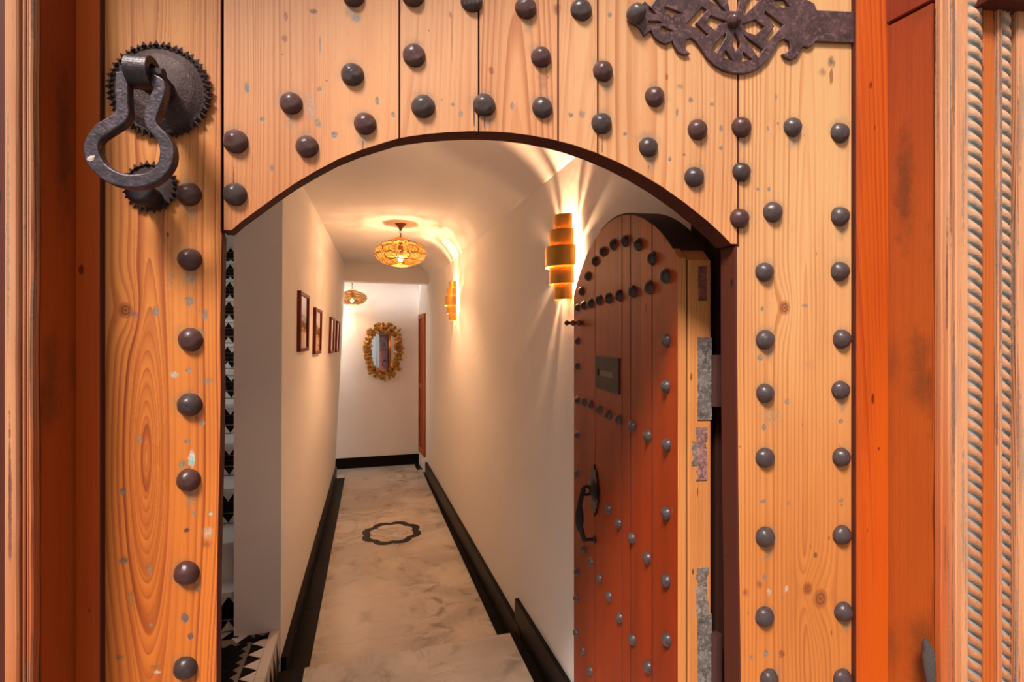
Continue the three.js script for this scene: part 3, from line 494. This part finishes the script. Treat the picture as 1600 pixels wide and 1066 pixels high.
    const [fx, fy] = onDoor(141.5, 247, RT + 0.006), fk = rough(new THREE.SphereGeometry(1, 14, 10), 0.8, 1.9, 3); fk.scale(0.0055, 0.0035, 0.0009); fk.rotateZ(0.5);
    part('paint_fleck', fk, new THREE.MeshStandardMaterial({ color: new THREE.Color(0.42, 0.34, 0.27), roughness: 0.9 }), kn).position.set(fx, fy, RT + 0.0046);
    // strike plate and its boss under the ring
    const [ss, sh2] = onDoor(235, 292, 0.005), gs = [toZ(lathe([[0, 0.010], [0.02, 0.009], [0.032, 0.005], [0.034, 0]].reverse(), 30))];
    for (let i = 0; i < 26; i++) { const a = i / 26 * Math.PI * 2, cc = new THREE.ConeGeometry(0.0048, 0.008, 5); cc.rotateZ(-Math.PI / 2); cc.translate(0.036, 0, 0.004 + (i % 2 ? 0.0015 : 0)); cc.rotateZ(a); gs.push(cc); }
    part('strike_plate', rough(mergeGeometries(gs.map((x) => x.toNonIndexed())), 0.0014, 80, 8), mPlateIron, kn).position.set(ss, sh2, 0);
    const bs = rough(toZ(lathe([[0.015, 0], [0.015, 0.02], [0.019, 0.03], [0.017, 0.040], [0.010, 0.044], [0, 0.045]], 20)), 0.001, 90, 2);
    part('strike_boss', bs, mIronDark, kn).position.set(ss + 0.004, sh2 - 0.018, 0.004);
  }
}

// ------------------------------------------------------------------ carved door frame
{
  const at = (px, t) => onDoor(px, 533, t)[0], TOP = 3.05, BOT = 0.0;
  const uvShift = (g, du, dv) => { const a = g.attributes.uv; for (let i = 0; i < a.count; i++) a.setXY(i, a.getX(i) + du, a.getY(i) + dv); return g; };
  const TF = 0.090;
  const fL = group('trim_1', 'red-brown timber door jamb on the side of the ring knocker', 'door frame', DOOR_O.toArray(), DOOR_ROT, ST);
  const fR = group('trim_2', 'orange timber door jamb beside carved rope mouldings', 'door frame', DOOR_O.toArray(), DOOR_ROT, ST);
  const wave = (x0, x1, z0, z1, y0, y1, side, sd) => {          // upright board with one hand-worn wavy arris
    const pts = [], n = 60; for (let i = 0; i <= n; i++) { const y = mix(y0, y1, i / n); pts.push([(side > 0 ? x1 : x0) + side * -0.003 * (fbm(y * 9, sd) - 0.3) * 1.2, y]); }
    const o = side > 0 ? [[x0, y1], [x0, y0]] : [[x1, y1], [x1, y0]]; return slab(side > 0 ? [...pts, ...o] : [...pts, ...o], z1 - z0, z1, 0.002);
  };
  // left: inner strip, reveal board, weathered front boards
  part('strip', board(at(119, 0.009) - 0.006, at(157.5, 0.009), BOT, TOP, -0.06, 0.009), [mStrip, mDarkWood], fL);  // dark side face: shade beside the door put into the colour
  part('strip', board(at(153, 0), at(168, 0), BOT, TOP, -0.085, -0.05), mDarkWood, fL);
  const xb = at(119, 0.009), xf = at(50.5, TF);
  { const gg = new THREE.ExtrudeGeometry(shapeOf([[at(44, TF) + 0.0005, -(TF - 0.0145)], [xf + 0.0005, -(TF - 0.0145)], [xb, -0.008], [xb, 0.06], [at(44, TF) + 0.0005, 0.06]]), { depth: TOP - BOT, bevelEnabled: false }); gg.rotateX(-Math.PI / 2); gg.translate(0, BOT, 0); part('reveal_board', gg, mReveal, fL); }
  part('architrave_board', wave(at(44, TF), at(51, TF), TF - 0.014, TF, BOT, TOP, 1, 3.1), mOld, fL);
  part('bead', board(at(38, TF), at(43, TF), BOT, TOP, 0.02, TF - 0.003), mOld, fL);
  part('bead', board(at(32, TF), at(37, TF), BOT, TOP, 0.02, TF - 0.002), mOld, fL);
  part('backing_board', board(at(-30, TF), at(44, TF), BOT, TOP, 0.0, TF - 0.009), mDarkWood, fL);
  part('architrave_board', uvShift(wave(at(7.5, TF), at(30.5, TF), 0.02, TF + 0.002, BOT, TOP, 1, 7.7), 0.09, 0.3), mOld, fL);
  // right
  part('strip', board(at(1337, 0.009), at(1388, 0.009) + 0.006, BOT, TOP, -0.06, 0.009), [mStrip, mDarkWood], fR);  // dark side face stands in for the shaded gap beside the door
  part('strip', board(at(1325, 0), at(1341, 0), BOT, TOP, -0.085, -0.05), mDarkWood, fR);
  const yb = at(1387, 0.009), yf = at(1469, TF), cut = onDoor(1387, 44)[1];
  const revealR = (y0, y1, in0) => { const gg = new THREE.ExtrudeGeometry(shapeOf([[yf - in0, -(TF - 0.0145)], [yf + 0.016, -(TF - 0.0145)], [yf + 0.016, 0.06], [yb - in0, 0.06], [yb - in0, -0.008]]), { depth: y1 - y0, bevelEnabled: true, bevelSize: 0.0015, bevelThickness: 0.0015, bevelOffset: -0.0015, bevelSegments: 1 }); gg.rotateX(-Math.PI / 2); gg.translate(0, y0, 0); return gg; };
  part('reveal_board', revealR(BOT, cut - 0.0035, 0), mReveal, fR);
  part('reveal_block', uvShift(revealR(cut + 0.0035, TOP, 0.003), 0.13, 0.21), mReveal, fR, 'upper reveal block of open-grained timber');
  part('architrave_board', wave(at(1471, TF), at(1483, TF), TF - 0.014, TF, BOT, TOP, -1, 13.1), mOld, fR);
  part('bead', uvShift(board(at(1484.5, TF), at(1491, TF), BOT, TOP, 0.02, TF - 0.002), 0.03, 0.2), mOld, fR);
  part('bead', uvShift(board(at(1492.5, TF), at(1501, TF), BOT, TOP, 0.02, TF + 0.0015), 0.06, 0.5), mOld, fR);
  part('bead', uvShift(board(at(1502, TF), at(1513, TF), BOT, TOP, 0.02, TF), 0.1, 0.7), mOld, fR);
  part('backing_board', board(at(1478, TF), at(1640, TF), BOT, TOP, 0.0, TF - 0.009), mOld, fR);
  // carved ropes
  const ropeMat = new THREE.MeshStandardMaterial({ vertexColors: true, roughness: 0.75, bumpMap: ironBump, bumpScale: 0.0008 });
  const rope = (px0, px1, pitch, slant, sd) => {
    const x0 = at(px0, TF), x1 = at(px1, TF), wd = x1 - x0, y0 = 1.0, y1 = 2.45, rows = Math.round((y1 - y0) / pitch * 13), cols = 12, pos = [], colr = [], idx = [];
    for (let j = 0; j <= rows; j++) for (let i = 0; i <= cols; i++) {
      const a = i / cols, y = mix(y0, y1, j / rows), ph = y / pitch + slant * a + 0.25 * (fbm(y * 11, sd) - 0.5), s = Math.abs(Math.sin(ph * Math.PI)), lobe = Math.pow(s, 0.55), arch = Math.sqrt(Math.max(0, 1 - (2 * a - 1) ** 2));
      const h = arch * (0.0035 + 0.0075 * lobe) * (0.9 + 0.2 * fbm(y * 40, a * 4 + sd));
      pos.push(x0 + a * wd + (vn(y * 60, sd + a) - 0.5) * 0.0008, y, TF - 0.007 + h);
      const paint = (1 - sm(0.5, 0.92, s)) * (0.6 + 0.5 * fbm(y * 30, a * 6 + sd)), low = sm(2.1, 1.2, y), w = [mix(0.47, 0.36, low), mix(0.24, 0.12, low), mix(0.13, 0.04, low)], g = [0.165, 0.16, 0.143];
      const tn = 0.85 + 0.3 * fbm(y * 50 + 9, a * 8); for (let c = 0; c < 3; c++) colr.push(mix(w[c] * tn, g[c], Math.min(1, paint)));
    }
    for (let j = 0; j < rows; j++) for (let i = 0; i < cols; i++) { const a = j * (cols + 1) + i; idx.push(a, a + 1, a + cols + 1, a + 1, a + cols + 2, a + cols + 1); }
    const g = new THREE.BufferGeometry(); g.setAttribute('position', new THREE.Float32BufferAttribute(pos, 3)); g.setAttribute('color', new THREE.Float32BufferAttribute(colr, 3)); g.setAttribute('uv', new THREE.Float32BufferAttribute(pos.flatMap((v, k) => (k % 3 === 2 ? [] : [v * 8])), 2)); g.setIndex(idx); g.computeVertexNormals(); return g;
  };
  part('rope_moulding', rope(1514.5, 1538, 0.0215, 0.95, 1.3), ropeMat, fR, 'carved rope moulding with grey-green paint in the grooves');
  part('flat_board', board(at(1539, TF), at(1556, TF), BOT, TOP, 0.02, TF - 0.002), mRedWood, fR);
  part('bead', uvShift(board(at(1557, TF), at(1564, TF), BOT, TOP, 0.02, TF + 0.003), 0.15, 0.4), mOld, fR);
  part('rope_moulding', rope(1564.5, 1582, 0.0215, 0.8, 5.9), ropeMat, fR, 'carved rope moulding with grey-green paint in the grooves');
  part('architrave_board', uvShift(wave(at(1585.5, TF), at(1650, TF), 0.02, TF + 0.004, BOT, TOP, -1, 23.1), 0.02, 0.6), mOld, fR);
  part('added_gap_post', board(0.592, 0.69, 0.1, 2.5, -0.29, -0.18), mArchEdge, fR, 'dark timber post added behind the hinges to darken the gap');  // post added so the gap beside the leaf stays dark
  // carved end of the lintel, just into view at the top
  part('lintel_end', board(at(1553, TF + 0.03), at(1680, TF + 0.03), onDoor(1580, -3, TF + 0.03)[1], TOP + 0.2, TF - 0.01, TF + 0.03, 0.004), mDarkWood, fR);
  // split end of the arris, low on the right, weathered grey
  const sp = rough(new THREE.SphereGeometry(1, 16, 12), 0.35, 2.2, 5); sp.scale(0.009, 0.05, 0.010); const m = part('splinter', sp, mGreyMetal, fR, 'grey weathered split on the jamb corner'); { const [s, h] = onDoor(1457, 1046, TF); m.position.set(s, h, TF - 0.006); m.rotation.z = 0.12; }
}

// ------------------------------------------------------------------ the open wicket leaf
{
  const X0 = 0.3416, Z0 = 1.03, K = 0.12824, len = Math.hypot(1, K), pos = new THREE.Vector3().addScaledVector(RGT, X0).addScaledVector(FWD, Z0);
  const xd = new THREE.Vector3().addScaledVector(RGT, K / len).addScaledVector(FWD, -1 / len);   // from free edge towards the hinges
  const rot = Math.atan2(-xd.z, xd.x);
  const lf = group('door_2', 'arched wicket door leaf standing open, red-brown planks with iron studs and letter slot', 'door', pos.toArray(), rot, ST);
  const onLeaf = (px, py) => { const k = (px - 800) / FL, z = (X0 + K * Z0) / (k + K), q = (z - Z0) * len; return [-q, EYE + (533 - py) / FL * z]; };
  const W = 0.862, R = 0.5988 * W / 0.856, rise = 0.182, sp = EYE + 0.168, BOT = 0.15;
  const topY = (x, inset = 0) => sp - inset + Math.sqrt(Math.max(0, R * R - (x + W / 2) ** 2)) - (R - rise);
  const arch = (a, b, inset = 0) => { const pts = [[a, BOT], [b, BOT]]; for (let i = 0; i <= 14; i++) { const x = mix(b, a, i / 14); pts.push([x, topY(x, inset)]); } return pts; };
  const cuts = [-W, onLeaf(930, 640)[0], onLeaf(972, 640)[0], onLeaf(985.5, 640)[0], onLeaf(1019, 640)[0], 0];
  for (let i = 0; i < 5; i++) part('plank', slab(arch(cuts[i] + 0.001, cuts[i + 1] - 0.001), 0.018, 0, 0.0016), [mLeaf, i === 4 ? mEdge : mArchEdge], lf);
  // ledged frame behind the planks
  const fr = slab(arch(-W + 0.004, -0.002, 0.004), 0.050, -0.0225, 0.003, [], 2); part('ledge_frame', fr, mEdge, lf, 'pale timber frame behind the planks');
  const dk = []; for (let i = 0; i <= 20; i++) { const x = mix(-W * 0.62, -0.028, i / 20); dk.push([x, topY(x, -0.0035)]); } for (let i = 20; i >= 0; i--) { const x = mix(-W * 0.62, -0.028, i / 20); dk.push([x, topY(x, 0.003)]); }
  part('arch_edging', slab(dk, 0.0725, -0.0008, 0.001), mArchEdge, lf, 'thin dark edging over the arched top');  // thin strip laid on top to make the arch edge dark
  // studs of the leaf
  const sg = [0, 1, 2].map((k) => rough(toZ(lathe([[0.0150, -0.001], [0.0150, 0.0015], [0.0136, 0.006], [0.0105, 0.0105], [0.006, 0.0135], [0, 0.0145]], 18)), 0.0018, 110, k * 6.1));
  const SP = [[910,455],[920,431.5],[931.6,408],[944,393],[960,382],[978,376.6],[999,382],[1021,404],[1042,431.5],[903.5,481],[913.7,477.4],[924.6,474],[937.6,469],[952.6,466],[969,462],[990.6,455.7],[1016.5,449],[1043,532],[1042.6,604],[903.2,533],[903.2,572],[914,628],[924.6,632.4],[937.7,640],[951.9,648],[968,656.5],[989.4,666],[1014,681],[1043.5,695],[903,625.6],[903,680],[902.5,740],[951.9,795.6],[968,818],[988.8,840.6],[1042.8,802],[912.7,857.7],[924.9,879],[938,904],[953,932],[969.6,965],[990,999],[1014,1041.5],[1012.8,871.4],[1043,907],[1043.8,998.7],[902.4,894],[901.6,935],[901.2,989],[912,1016],[924,1048]];
  SP.forEach(([x, y], i) => { const [a, h] = onLeaf(x, y), m = part('stud', sg[i % 3], y < 480 ? mStud[1] : mStud[2], lf); m.position.set(Math.max(a, -W + 0.012), h, 0); m.rotation.z = i * 1.9; m.scale.setScalar(y < 480 ? 1.1 : 0.98); });
  // letter slot
  const [la, lt] = onLeaf(931.5, 560), [lb, lb2] = onLeaf(969, 612.5), cy = (onLeaf(931, 560)[1] + onLeaf(931, 601)[1]) / 2, hh = 0.05;
  const ls = sub('letter_slot', lf, 'dark iron letter plate');
  part('plate', slab(rect(la, lb, cy - hh, cy + hh), 0.004, 0.0045, 0.001, [rect(la + 0.03, lb - 0.05, cy - 0.010, cy + 0.008)]), iron(0x3a2d26, 0.55, 6, 0.3), ls);
  part('flap', board(la + 0.028, lb - 0.048, cy - 0.012, cy + 0.010, -0.001, 0.0012, 0.0003), mBlack, ls);
  // small knocker
  const kn = sub('knocker', lf, 'small black drop-handle knocker');
  const [ka, kh] = onLeaf(930, 766); {
    const star = []; for (let i = 0; i < 32; i++) { const a = i / 32 * Math.PI * 2, r = 0.062 * (i % 2 ? 0.86 : 1) * (1 + 0.35 * Math.abs(Math.cos(a - Math.PI / 2)) ** 6); star.push([ka + Math.cos(a) * r * 0.85, kh + Math.sin(a) * r]); }
    part('plate', slab(star, 0.005, 0.006, 0.0015), mBlack, kn);
    const dm = toZ(lathe([[0.04, 0], [0.03, 0.008], [0.012, 0.014], [0, 0.015]], 20)); part('dome', dm, mBlack, kn).position.set(ka, kh, 0.005);
    const eye = new THREE.TorusGeometry(0.013, 0.0055, 8, 18); eye.rotateY(Math.PI / 2); part('eye', eye, mBlack, kn).position.set(ka, kh, 0.028);
    const hd = tube([[ka, kh + 0.005, 0.038], [ka + 0.004, kh - 0.03, 0.05], [ka + 0.006, kh - 0.08, 0.054], [ka + 0.004, kh - 0.13, 0.046], [ka, kh - 0.16, 0.036]], 0.0085, 28, 10); part('handle', hd, mBlack, kn);
    const swell = new THREE.SphereGeometry(0.014, 14, 10); swell.scale(1, 3.2, 1); part('swell', swell, mBlack, kn).position.set(ka + 0.006, kh - 0.085, 0.054);
    const tip = new THREE.CylinderGeometry(0.006, 0.006, 0.034, 10); tip.rotateX(Math.PI / 2); part('striker', tip, mBlack, kn).position.set(ka, kh - 0.158, 0.022);
    part('strike_boss', toZ(lathe([[0.013, 0], [0.012, 0.006], [0, 0.008]], 14)), mBlack, kn).position.set(ka, kh - 0.158, 0.0005);
  }
  // turned peg on the free edge
  const [pa, pyy] = onLeaf(908, 505); const peg = toZ(lathe([[0.008, 0], [0.011, 0.006], [0.011, 0.012], [0.006, 0.016], [0.006, 0.022], [0.010, 0.027], [0.010, 0.033], [0.0055, 0.038], [0.0055, 0.044], [0.009, 0.050], [0.009, 0.055], [0.004, 0.060], [0, 0.061]], 16)); part('peg', peg, mBronze, lf, 'small turned peg near the free edge').position.set(pa, pyy, 0);
  // ironwork and scars on the hinge edge (faces the street); edge face lies in the plane x = 0
  const edgeY = (py) => EYE + (533 - py) / FL * (Z0 + 0.004), ez = (px) => -(((px - 800) / FL * Z0 - X0) * 1.0);
  const onEdge = (name, px0, px1, py0, py1, th, mat, parent, label, wob = 0.0) => {
    const pts = [], n = 10; for (let i = 0; i <= n; i++) pts.push([ez(px1) + wob * (rnd() - 0.5), mix(edgeY(py1), edgeY(py0), i / n)]); for (let i = n; i >= 0; i--) pts.push([ez(px0) + wob * (rnd() - 0.5), mix(edgeY(py1), edgeY(py0), i / n)]);
    const sh = slab(pts.map(([z, y]) => [-z, y]), th, 0, 0.0005); sh.rotateY(Math.PI / 2); sh.translate(-0.0015 + th, 0, 0); return part(name, sh, mat, parent, label);
  };
  const mPlate = iron(0xa8a49a, 0.6, 6, 0.15), mFiller = iron(0xc8948a, 0.8, 7, 0), mFiller2 = iron(0xb0a496, 0.8, 7, 0);
  onEdge('mortise_patch', 1093, 1107, 416, 470, 0.0012, iron(0xc87860, 0.7, 6, 0), lf, 'red-brown filled mortise', 0.002);
  onEdge('filler_patch', 1084, 1092, 690, 728, 0.0008, mFiller2, lf, undefined, 0.006);
  onEdge('filler_patch', 1091, 1107, 668, 752, 0.001, mFiller, lf, 'pinkish filler scar', 0.006);
  onEdge('filler_patch', 1090, 1109, 888, 962, 0.001, mFiller2, lf, undefined, 0.006);
  for (const [a, b, c, e] of [[527, 657, 555, 635], [962, 1110, 992, 1090]]) {
    const h = sub('hinge', lf, 'old grey butt hinge with a rusty knuckle');
    onEdge('hinge_plate', 1092, 1116, a, b, 0.0016, mPlate, h, undefined, 0.0015);
    const kb = rough(new THREE.CylinderGeometry(0.0105, 0.0105, edgeY(c) - edgeY(e), 16, 8), 0.0016, 60, 2); part('knuckle', kb, mRustMetal, h).position.set(0.004, (edgeY(c) + edgeY(e)) / 2, ez(1122));
  }
}

// ------------------------------------------------------------------ wall lamps
function sconce(w, y, label) {
  const u = uR(w), g = group('wall_sconce', label, 'wall lamp', [u, y, -w], Math.atan(0.0164), { group: 'brass wall lamps in the hall' });
  const band = (R, h, yc) => {
    const N = 28, rows = [], inn = [];
    for (const yy of [yc - h / 2, yc + h / 2]) { const r = []; for (let i = 0; i <= N; i++) { const a = Math.PI / 2 + i / N * Math.PI; r.push([Math.cos(a) * R * 0.98 - 0.012, yy, -Math.sin(a) * R]); } rows.push(r); }
    for (const yy of [yc - h / 2, yc + h / 2]) { const r = []; for (let i = 0; i <= N; i++) { const a = Math.PI / 2 + i / N * Math.PI, q = R - 0.0016; r.push([Math.cos(a) * q * 0.98 - 0.012, yy, -Math.sin(a) * q]); } inn.push(r); }
    return mergeGeometries([quads(rows), quads([inn[1], inn[0]]), quads([rows[1], inn[1]]), quads([inn[0], rows[0]]), quads([[rows[0][0], rows[1][0]], [inn[0][0], inn[1][0]]]), quads([[rows[1][N], rows[0][N]], [inn[1][N], inn[0][N]]])]);
  };
  for (const [R, h, yc] of [[0.057, 0.067, 0.142], [0.0755, 0.073, 0.075], [0.093, 0.083, 0], [0.0755, 0.073, -0.075], [0.057, 0.067, -0.142]]) part('band', band(R, h, yc), mGold, g);
  part('back_plate', new RoundedBoxGeometry(0.008, 0.30, 0.05, 2, 0.002).translate(-0.002, 0, 0), mGold, g);
  const holder = new THREE.CylinderGeometry(0.012, 0.012, 0.05, 14); part('holder', holder.translate(-0.035, -0.05, 0), mGold, g);
  part('arm', new THREE.CylinderGeometry(0.004, 0.004, 0.036, 8).rotateZ(Math.PI / 2).translate(-0.018, -0.07, 0), mGold, g);
  part('bulb', new THREE.SphereGeometry(0.02, 16, 12).scale(1, 1.3, 1).translate(-0.035, 0.0, 0), mBulb, g);
  const L = new THREE.PointLight(WARM, SCONCE_I, 0, 2); L.position.set(-0.035, 0, 0); L.castShadow = true; L.shadow.radius = 0.8; L.shadow.bias = -0.002; g.add(L);
}
sconce(1.958, 2.048, 'stepped brass wall lamp nearest the open wicket leaf');
sconce(4.48, 2.058, 'stepped brass wall lamp farther down the hall, nearer the end wall');

// ------------------------------------------------------------------ pendant lamps
const perf = (() => { const n = 256, d = new Uint8Array(n * n * 4); for (let j = 0; j < n; j++) for (let i = 0; i < n; i++) { const k = 16, a = ((i % k) - 7.5) / 8, b = (((j + ((Math.floor(i / k) % 2) ? 8 : 0)) % k) - 7.5) / 8, v = a * a + b * b < 0.36 ? 0 : 255, o = (j * n + i) * 4; d[o] = d[o + 1] = d[o + 2] = v; d[o + 3] = 255; } const t = dataTex(d, n, n, false); t.wrapS = t.wrapT = THREE.RepeatWrapping; t.repeat.set(7, 2.4); return t; })();
const mShade = new THREE.MeshPhysicalMaterial({ color: new THREE.Color(0.25, 0.135, 0.016), roughness: 0.55, metalness: 0.4, alphaMap: perf, alphaTest: 0.5, side: THREE.DoubleSide });
function pendant(u, w, yc, D, H, top, cd, label) {
  const g = group('pendant_lamp', label, 'pendant lamp', [u, yc, -w], 0.3, { group: 'gold filigree pendant lamps in the hall' });
  const a = D / 2, b = H / 2, pr = (t) => [a * Math.cos(t) ** 0.92, b * Math.sin(t)];
  const pts = []; for (let i = 0; i <= 22; i++) { const t = mix(-1.28, 1.25, i / 22); pts.push(pr(t)); }
  part('shade', lathe(pts, 56), mShade, g);
  const fil = [];
  for (const [t0, n, r, off] of [[-0.92, 9, 0.30, 0], [-0.42, 12, 0.30, 0.5], [0.12, 13, 0.30, 0], [0.62, 11, 0.28, 0.5], [1.02, 8, 0.22, 0]]) for (let i = 0; i < n; i++) {
    const c = (i + off) / n * Math.PI * 2, loop = [], half = Math.PI / n * 1.02;
    for (let k = 0; k < 12; k++) { const q = k / 12 * Math.PI * 2, t = t0 + Math.sin(q) * r, p = c + Math.cos(q) * half, rr = a * Math.max(0.02, Math.cos(t)) ** 0.92 + 0.001; loop.push([Math.cos(p) * rr, b * Math.sin(t), Math.sin(p) * rr]); }
    fil.push(tube(loop, 0.0024 * D / 0.4, 20, 4, true));
  }
  part('filigree', mergeGeometries(fil), mBronze, g);
  const cr = pr(1.25)[0];
  part('cap', lathe([[0, b + 0.012], [cr * 0.8, b + 0.012], [cr * 0.92, b + 0.006], [cr * 0.92, b - 0.012], [cr * 0.98, b - 0.016]].reverse(), 28), mGold, g);
  part('socket', new THREE.CylinderGeometry(0.016, 0.016, 0.07, 14).translate(0, b - 0.045, 0), mBronze, g);
  const by = -b * 0.42;
  part('flex', new THREE.CylinderGeometry(0.004, 0.004, b - 0.08 - by, 8).translate(0, (b - 0.08 + by) / 2 + 0.02, 0), mBronze, g);
  part('bulb', new THREE.SphereGeometry(0.024, 18, 14).scale(1, 1.1, 1).translate(0, by, 0), mBulb, g);
  const rise = top - yc - b - 0.012, n = Math.max(3, Math.round((rise - 0.05) / 0.022)), links = [];
  for (let i = 0; i < n; i++) { const l = new THREE.TorusGeometry(0.009, 0.0022, 6, 14); l.scale(0.75, 1.5, 1); if (i % 2) l.rotateY(Math.PI / 2); l.translate(0, b + 0.022 + i * (rise - 0.055) / n, 0); links.push(l); }
  part('chain', mergeGeometries(links), mBronze, g);
  part('canopy', lathe([[0.007, -0.055], [0.010, -0.050], [0.016, -0.032], [0.042, -0.006], [0.046, 0]], 28).translate(0, top - yc, 0), mBronze, g);
  const L = new THREE.PointLight(WARM, cd, 0, 2); L.position.set(0, by, 0); L.castShadow = true; L.shadow.radius = 1; L.shadow.bias = -0.002; g.add(L);
}
pendant(0.266, 4.116, 2.403, 0.408, 0.206, CEIL, LAMP_I[0], 'oval gold filigree pendant lamp hanging on a chain from the hall ceiling');
pendant(-0.172, 6.765, 2.255, 0.365, 0.178, 2.95, LAMP_I[1], 'oval gold filigree pendant lamp beyond the header, half hidden by the picture wall');

// ------------------------------------------------------------------ pictures on the left-hand wall
{
  const cv = document.createElement('canvas'); cv.width = 128; cv.height = 128; const c = cv.getContext('2d');
  c.fillStyle = '#d8cdc2'; c.fillRect(0, 0, 128, 128); c.fillStyle = '#c9a37c'; c.fillRect(0, 78, 128, 50);
  for (let i = 0; i < 320; i++) { const x = rnd() * 128, y = 52 + rnd() * 30 - 8 * Math.sin(x / 40); c.fillStyle = ['#6d4c22', '#84602f', '#553818', '#94703c'][i % 4]; c.fillRect(x, y, 3 + rnd() * 9, 2 + rnd() * 4); }
  const tx = new THREE.CanvasTexture(cv); tx.colorSpace = THREE.SRGBColorSpace;
  const mPrint = new THREE.MeshStandardMaterial({ map: tx, roughness: 0.7 });
  const wallU = (w, y) => { const k = (w - 2.686) / 3.874, v = (y + 0.15) / 3.15; return mix(mix(-0.405, -0.381, k), mix(-0.392, -0.225, k), v); };
  const list = [[3.13, 3.48, 1.815, 0.355, 'wooden framed picture nearest the stair on the left-hand wall'], [3.82, 4.20, 1.772, 0.335, 'second wooden framed picture from the stair on the left-hand wall'], [4.95, 5.28, 1.755, 0.342, 'third wooden framed picture from the stair on the left-hand wall'], [5.62, 5.94, 1.748, 0.335, 'wooden framed picture farthest from the stair, beside the hall end']];
  for (const [w0, w1, y, h, label] of list) {
    const wd = w1 - w0, wm = (w0 + w1) / 2, u0 = wallU(w0, y), u1 = wallU(w1, y);
    const g = group('picture_frame', label, 'picture', [wallU(wm, y), y, -wm], Math.PI / 2 + Math.atan2(u1 - u0, wd) * -1, { group: 'small framed pictures on the hall wall' });
    g.rotation.order = 'YXZ'; g.rotation.x = Math.atan2(wallU(wm, y + 0.1) - wallU(wm, y - 0.1), 0.2);
    const fw = 0.022, fd = 0.022;
    for (const [a, b, e, f] of [[-wd / 2, -wd / 2 + fw, -h / 2, h / 2], [wd / 2 - fw, wd / 2, -h / 2, h / 2]]) part('stile', board(a, b, e, f, -0.002, fd, 0.002), mFrame, g);
    for (const [e, f] of [[-h / 2, -h / 2 + fw], [h / 2 - fw, h / 2]]) part('rail', board(-wd / 2 + fw, wd / 2 - fw, e, f, -0.002, fd - 0.001, 0.002), mFrame, g);
    part('print', new THREE.BoxGeometry(wd - 2 * fw + 0.004, h - 2 * fw + 0.004, 0.004).translate(0, 0, 0.005), mPrint, g, 'sepia landscape print');
    part('glass', new THREE.PlaneGeometry(wd - 2 * fw + 0.002, h - 2 * fw + 0.002).translate(0, 0, 0.014), mPane, g);
  }
}

// ------------------------------------------------------------------ leaf mirror on the end wall
{
  const g = group('wall_mirror', 'tall mirror in a ragged frame of gold leaves on the end wall', 'mirror', [0.226, 1.56, -FARW]);
  const out = (a) => { const c = Math.cos(a), s = Math.sin(a), n = 3.0, r = 1 / ((Math.abs(c) / 0.225) ** n + (Math.abs(s) / 0.355) ** n) ** (1 / n); return [c * r * (1 - 0.10 * Math.max(0, -s)) , s * r]; };
  const ring = (k) => Array.from({ length: 64 }, (_, i) => out(i / 64 * Math.PI * 2).map((v) => v * k));
  part('backing', slab(ring(0.90), 0.012, 0.012, 0.001), mBronze, g);
  part('glass', slab(ring(0.74), 0.004, 0.019, 0.001), mMirror, g, 'mirror glass').rotation.y = 0.024;
  const lf = new THREE.BufferGeometry(), P = []; {
    const L = 0.052, B = 0.021, mid = [[0, 0, 0], [0.3 * L, 0, 0.006], [0.65 * L, 0, 0.007], [L, 0, 0.001]], sd = [0.35, 1, 0.72, 0];
    const rowL = mid.map((p, i) => [p[0], B * sd[i], p[2] - 0.006 * sd[i]]), rowR = mid.map((p, i) => [p[0], -B * sd[i], p[2] - 0.006 * sd[i]]);
    const q = quads([rowR, mid, rowL]), q2 = quads([rowL, mid, rowR].map((r) => r.map((p) => [p[0], p[1], p[2] - 0.0015]))); P.push(mergeGeometries([q, q2]));
  }
  for (let layer = 0; layer < 4; layer++) { const n = [46, 44, 38, 32][layer]; for (let i = 0; i < n; i++) {
    const a = (i + layer * 0.4 + rnd() * 0.5) / n * Math.PI * 2, o = out(a), k = [0.98, 0.88, 0.77, 0.68][layer] + (rnd() - 0.5) * 0.05, m = part('leaf', P[0], mLeafGold, g);
    m.position.set(o[0] * k, o[1] * k, 0.018 + layer * 0.007 + rnd() * 0.005); m.rotation.set((rnd() - 0.5) * 0.9, (rnd() - 0.5) * 0.9 - 0.25, Math.atan2(o[1], o[0]) + (rnd() - 0.5) * 1.9); m.scale.setScalar(0.85 + rnd() * 0.4);
  } }
}

// ------------------------------------------------------------------ narrow wooden door at the hall end
{
  const a = new THREE.Vector2(0.740, 6.53), b = new THREE.Vector2(0.706, 6.93), dir = Math.atan2(b.x - a.x, b.y - a.y), wd = a.distanceTo(b);
  const g = group('door_3', 'narrow panelled wooden door set in the slanting wall at the hall end', 'door', [(a.x + b.x) / 2, 0.2, -(a.y + b.y) / 2], -Math.PI / 2 - dir, ST);
  const H = 1.86; g.children.length;
  for (const [x0, x1] of [[-wd / 2, -wd / 2 + 0.06], [wd / 2 - 0.06, wd / 2]]) part('stile', board(x0, x1, 0, H, -0.01, 0.024, 0.003), mCabinet, g);
  for (const [y0, y1] of [[0, 0.07], [H - 0.07, H], [0.86, 0.93]]) part('rail', board(-wd / 2 + 0.06, wd / 2 - 0.06, y0, y1, -0.01, 0.022, 0.003), mCabinet, g);
  for (const [y0, y1] of [[0.07, 0.86], [0.93, H - 0.07]]) part('panel', board(-wd / 2 + 0.055, wd / 2 - 0.055, y0, y1, -0.01, 0.010, 0.004), mPanel, g);
}

scene.traverse((o) => { if (o.isMesh) { o.castShadow = true; o.receiveShadow = true; } });
renderer.render(scene, camera);
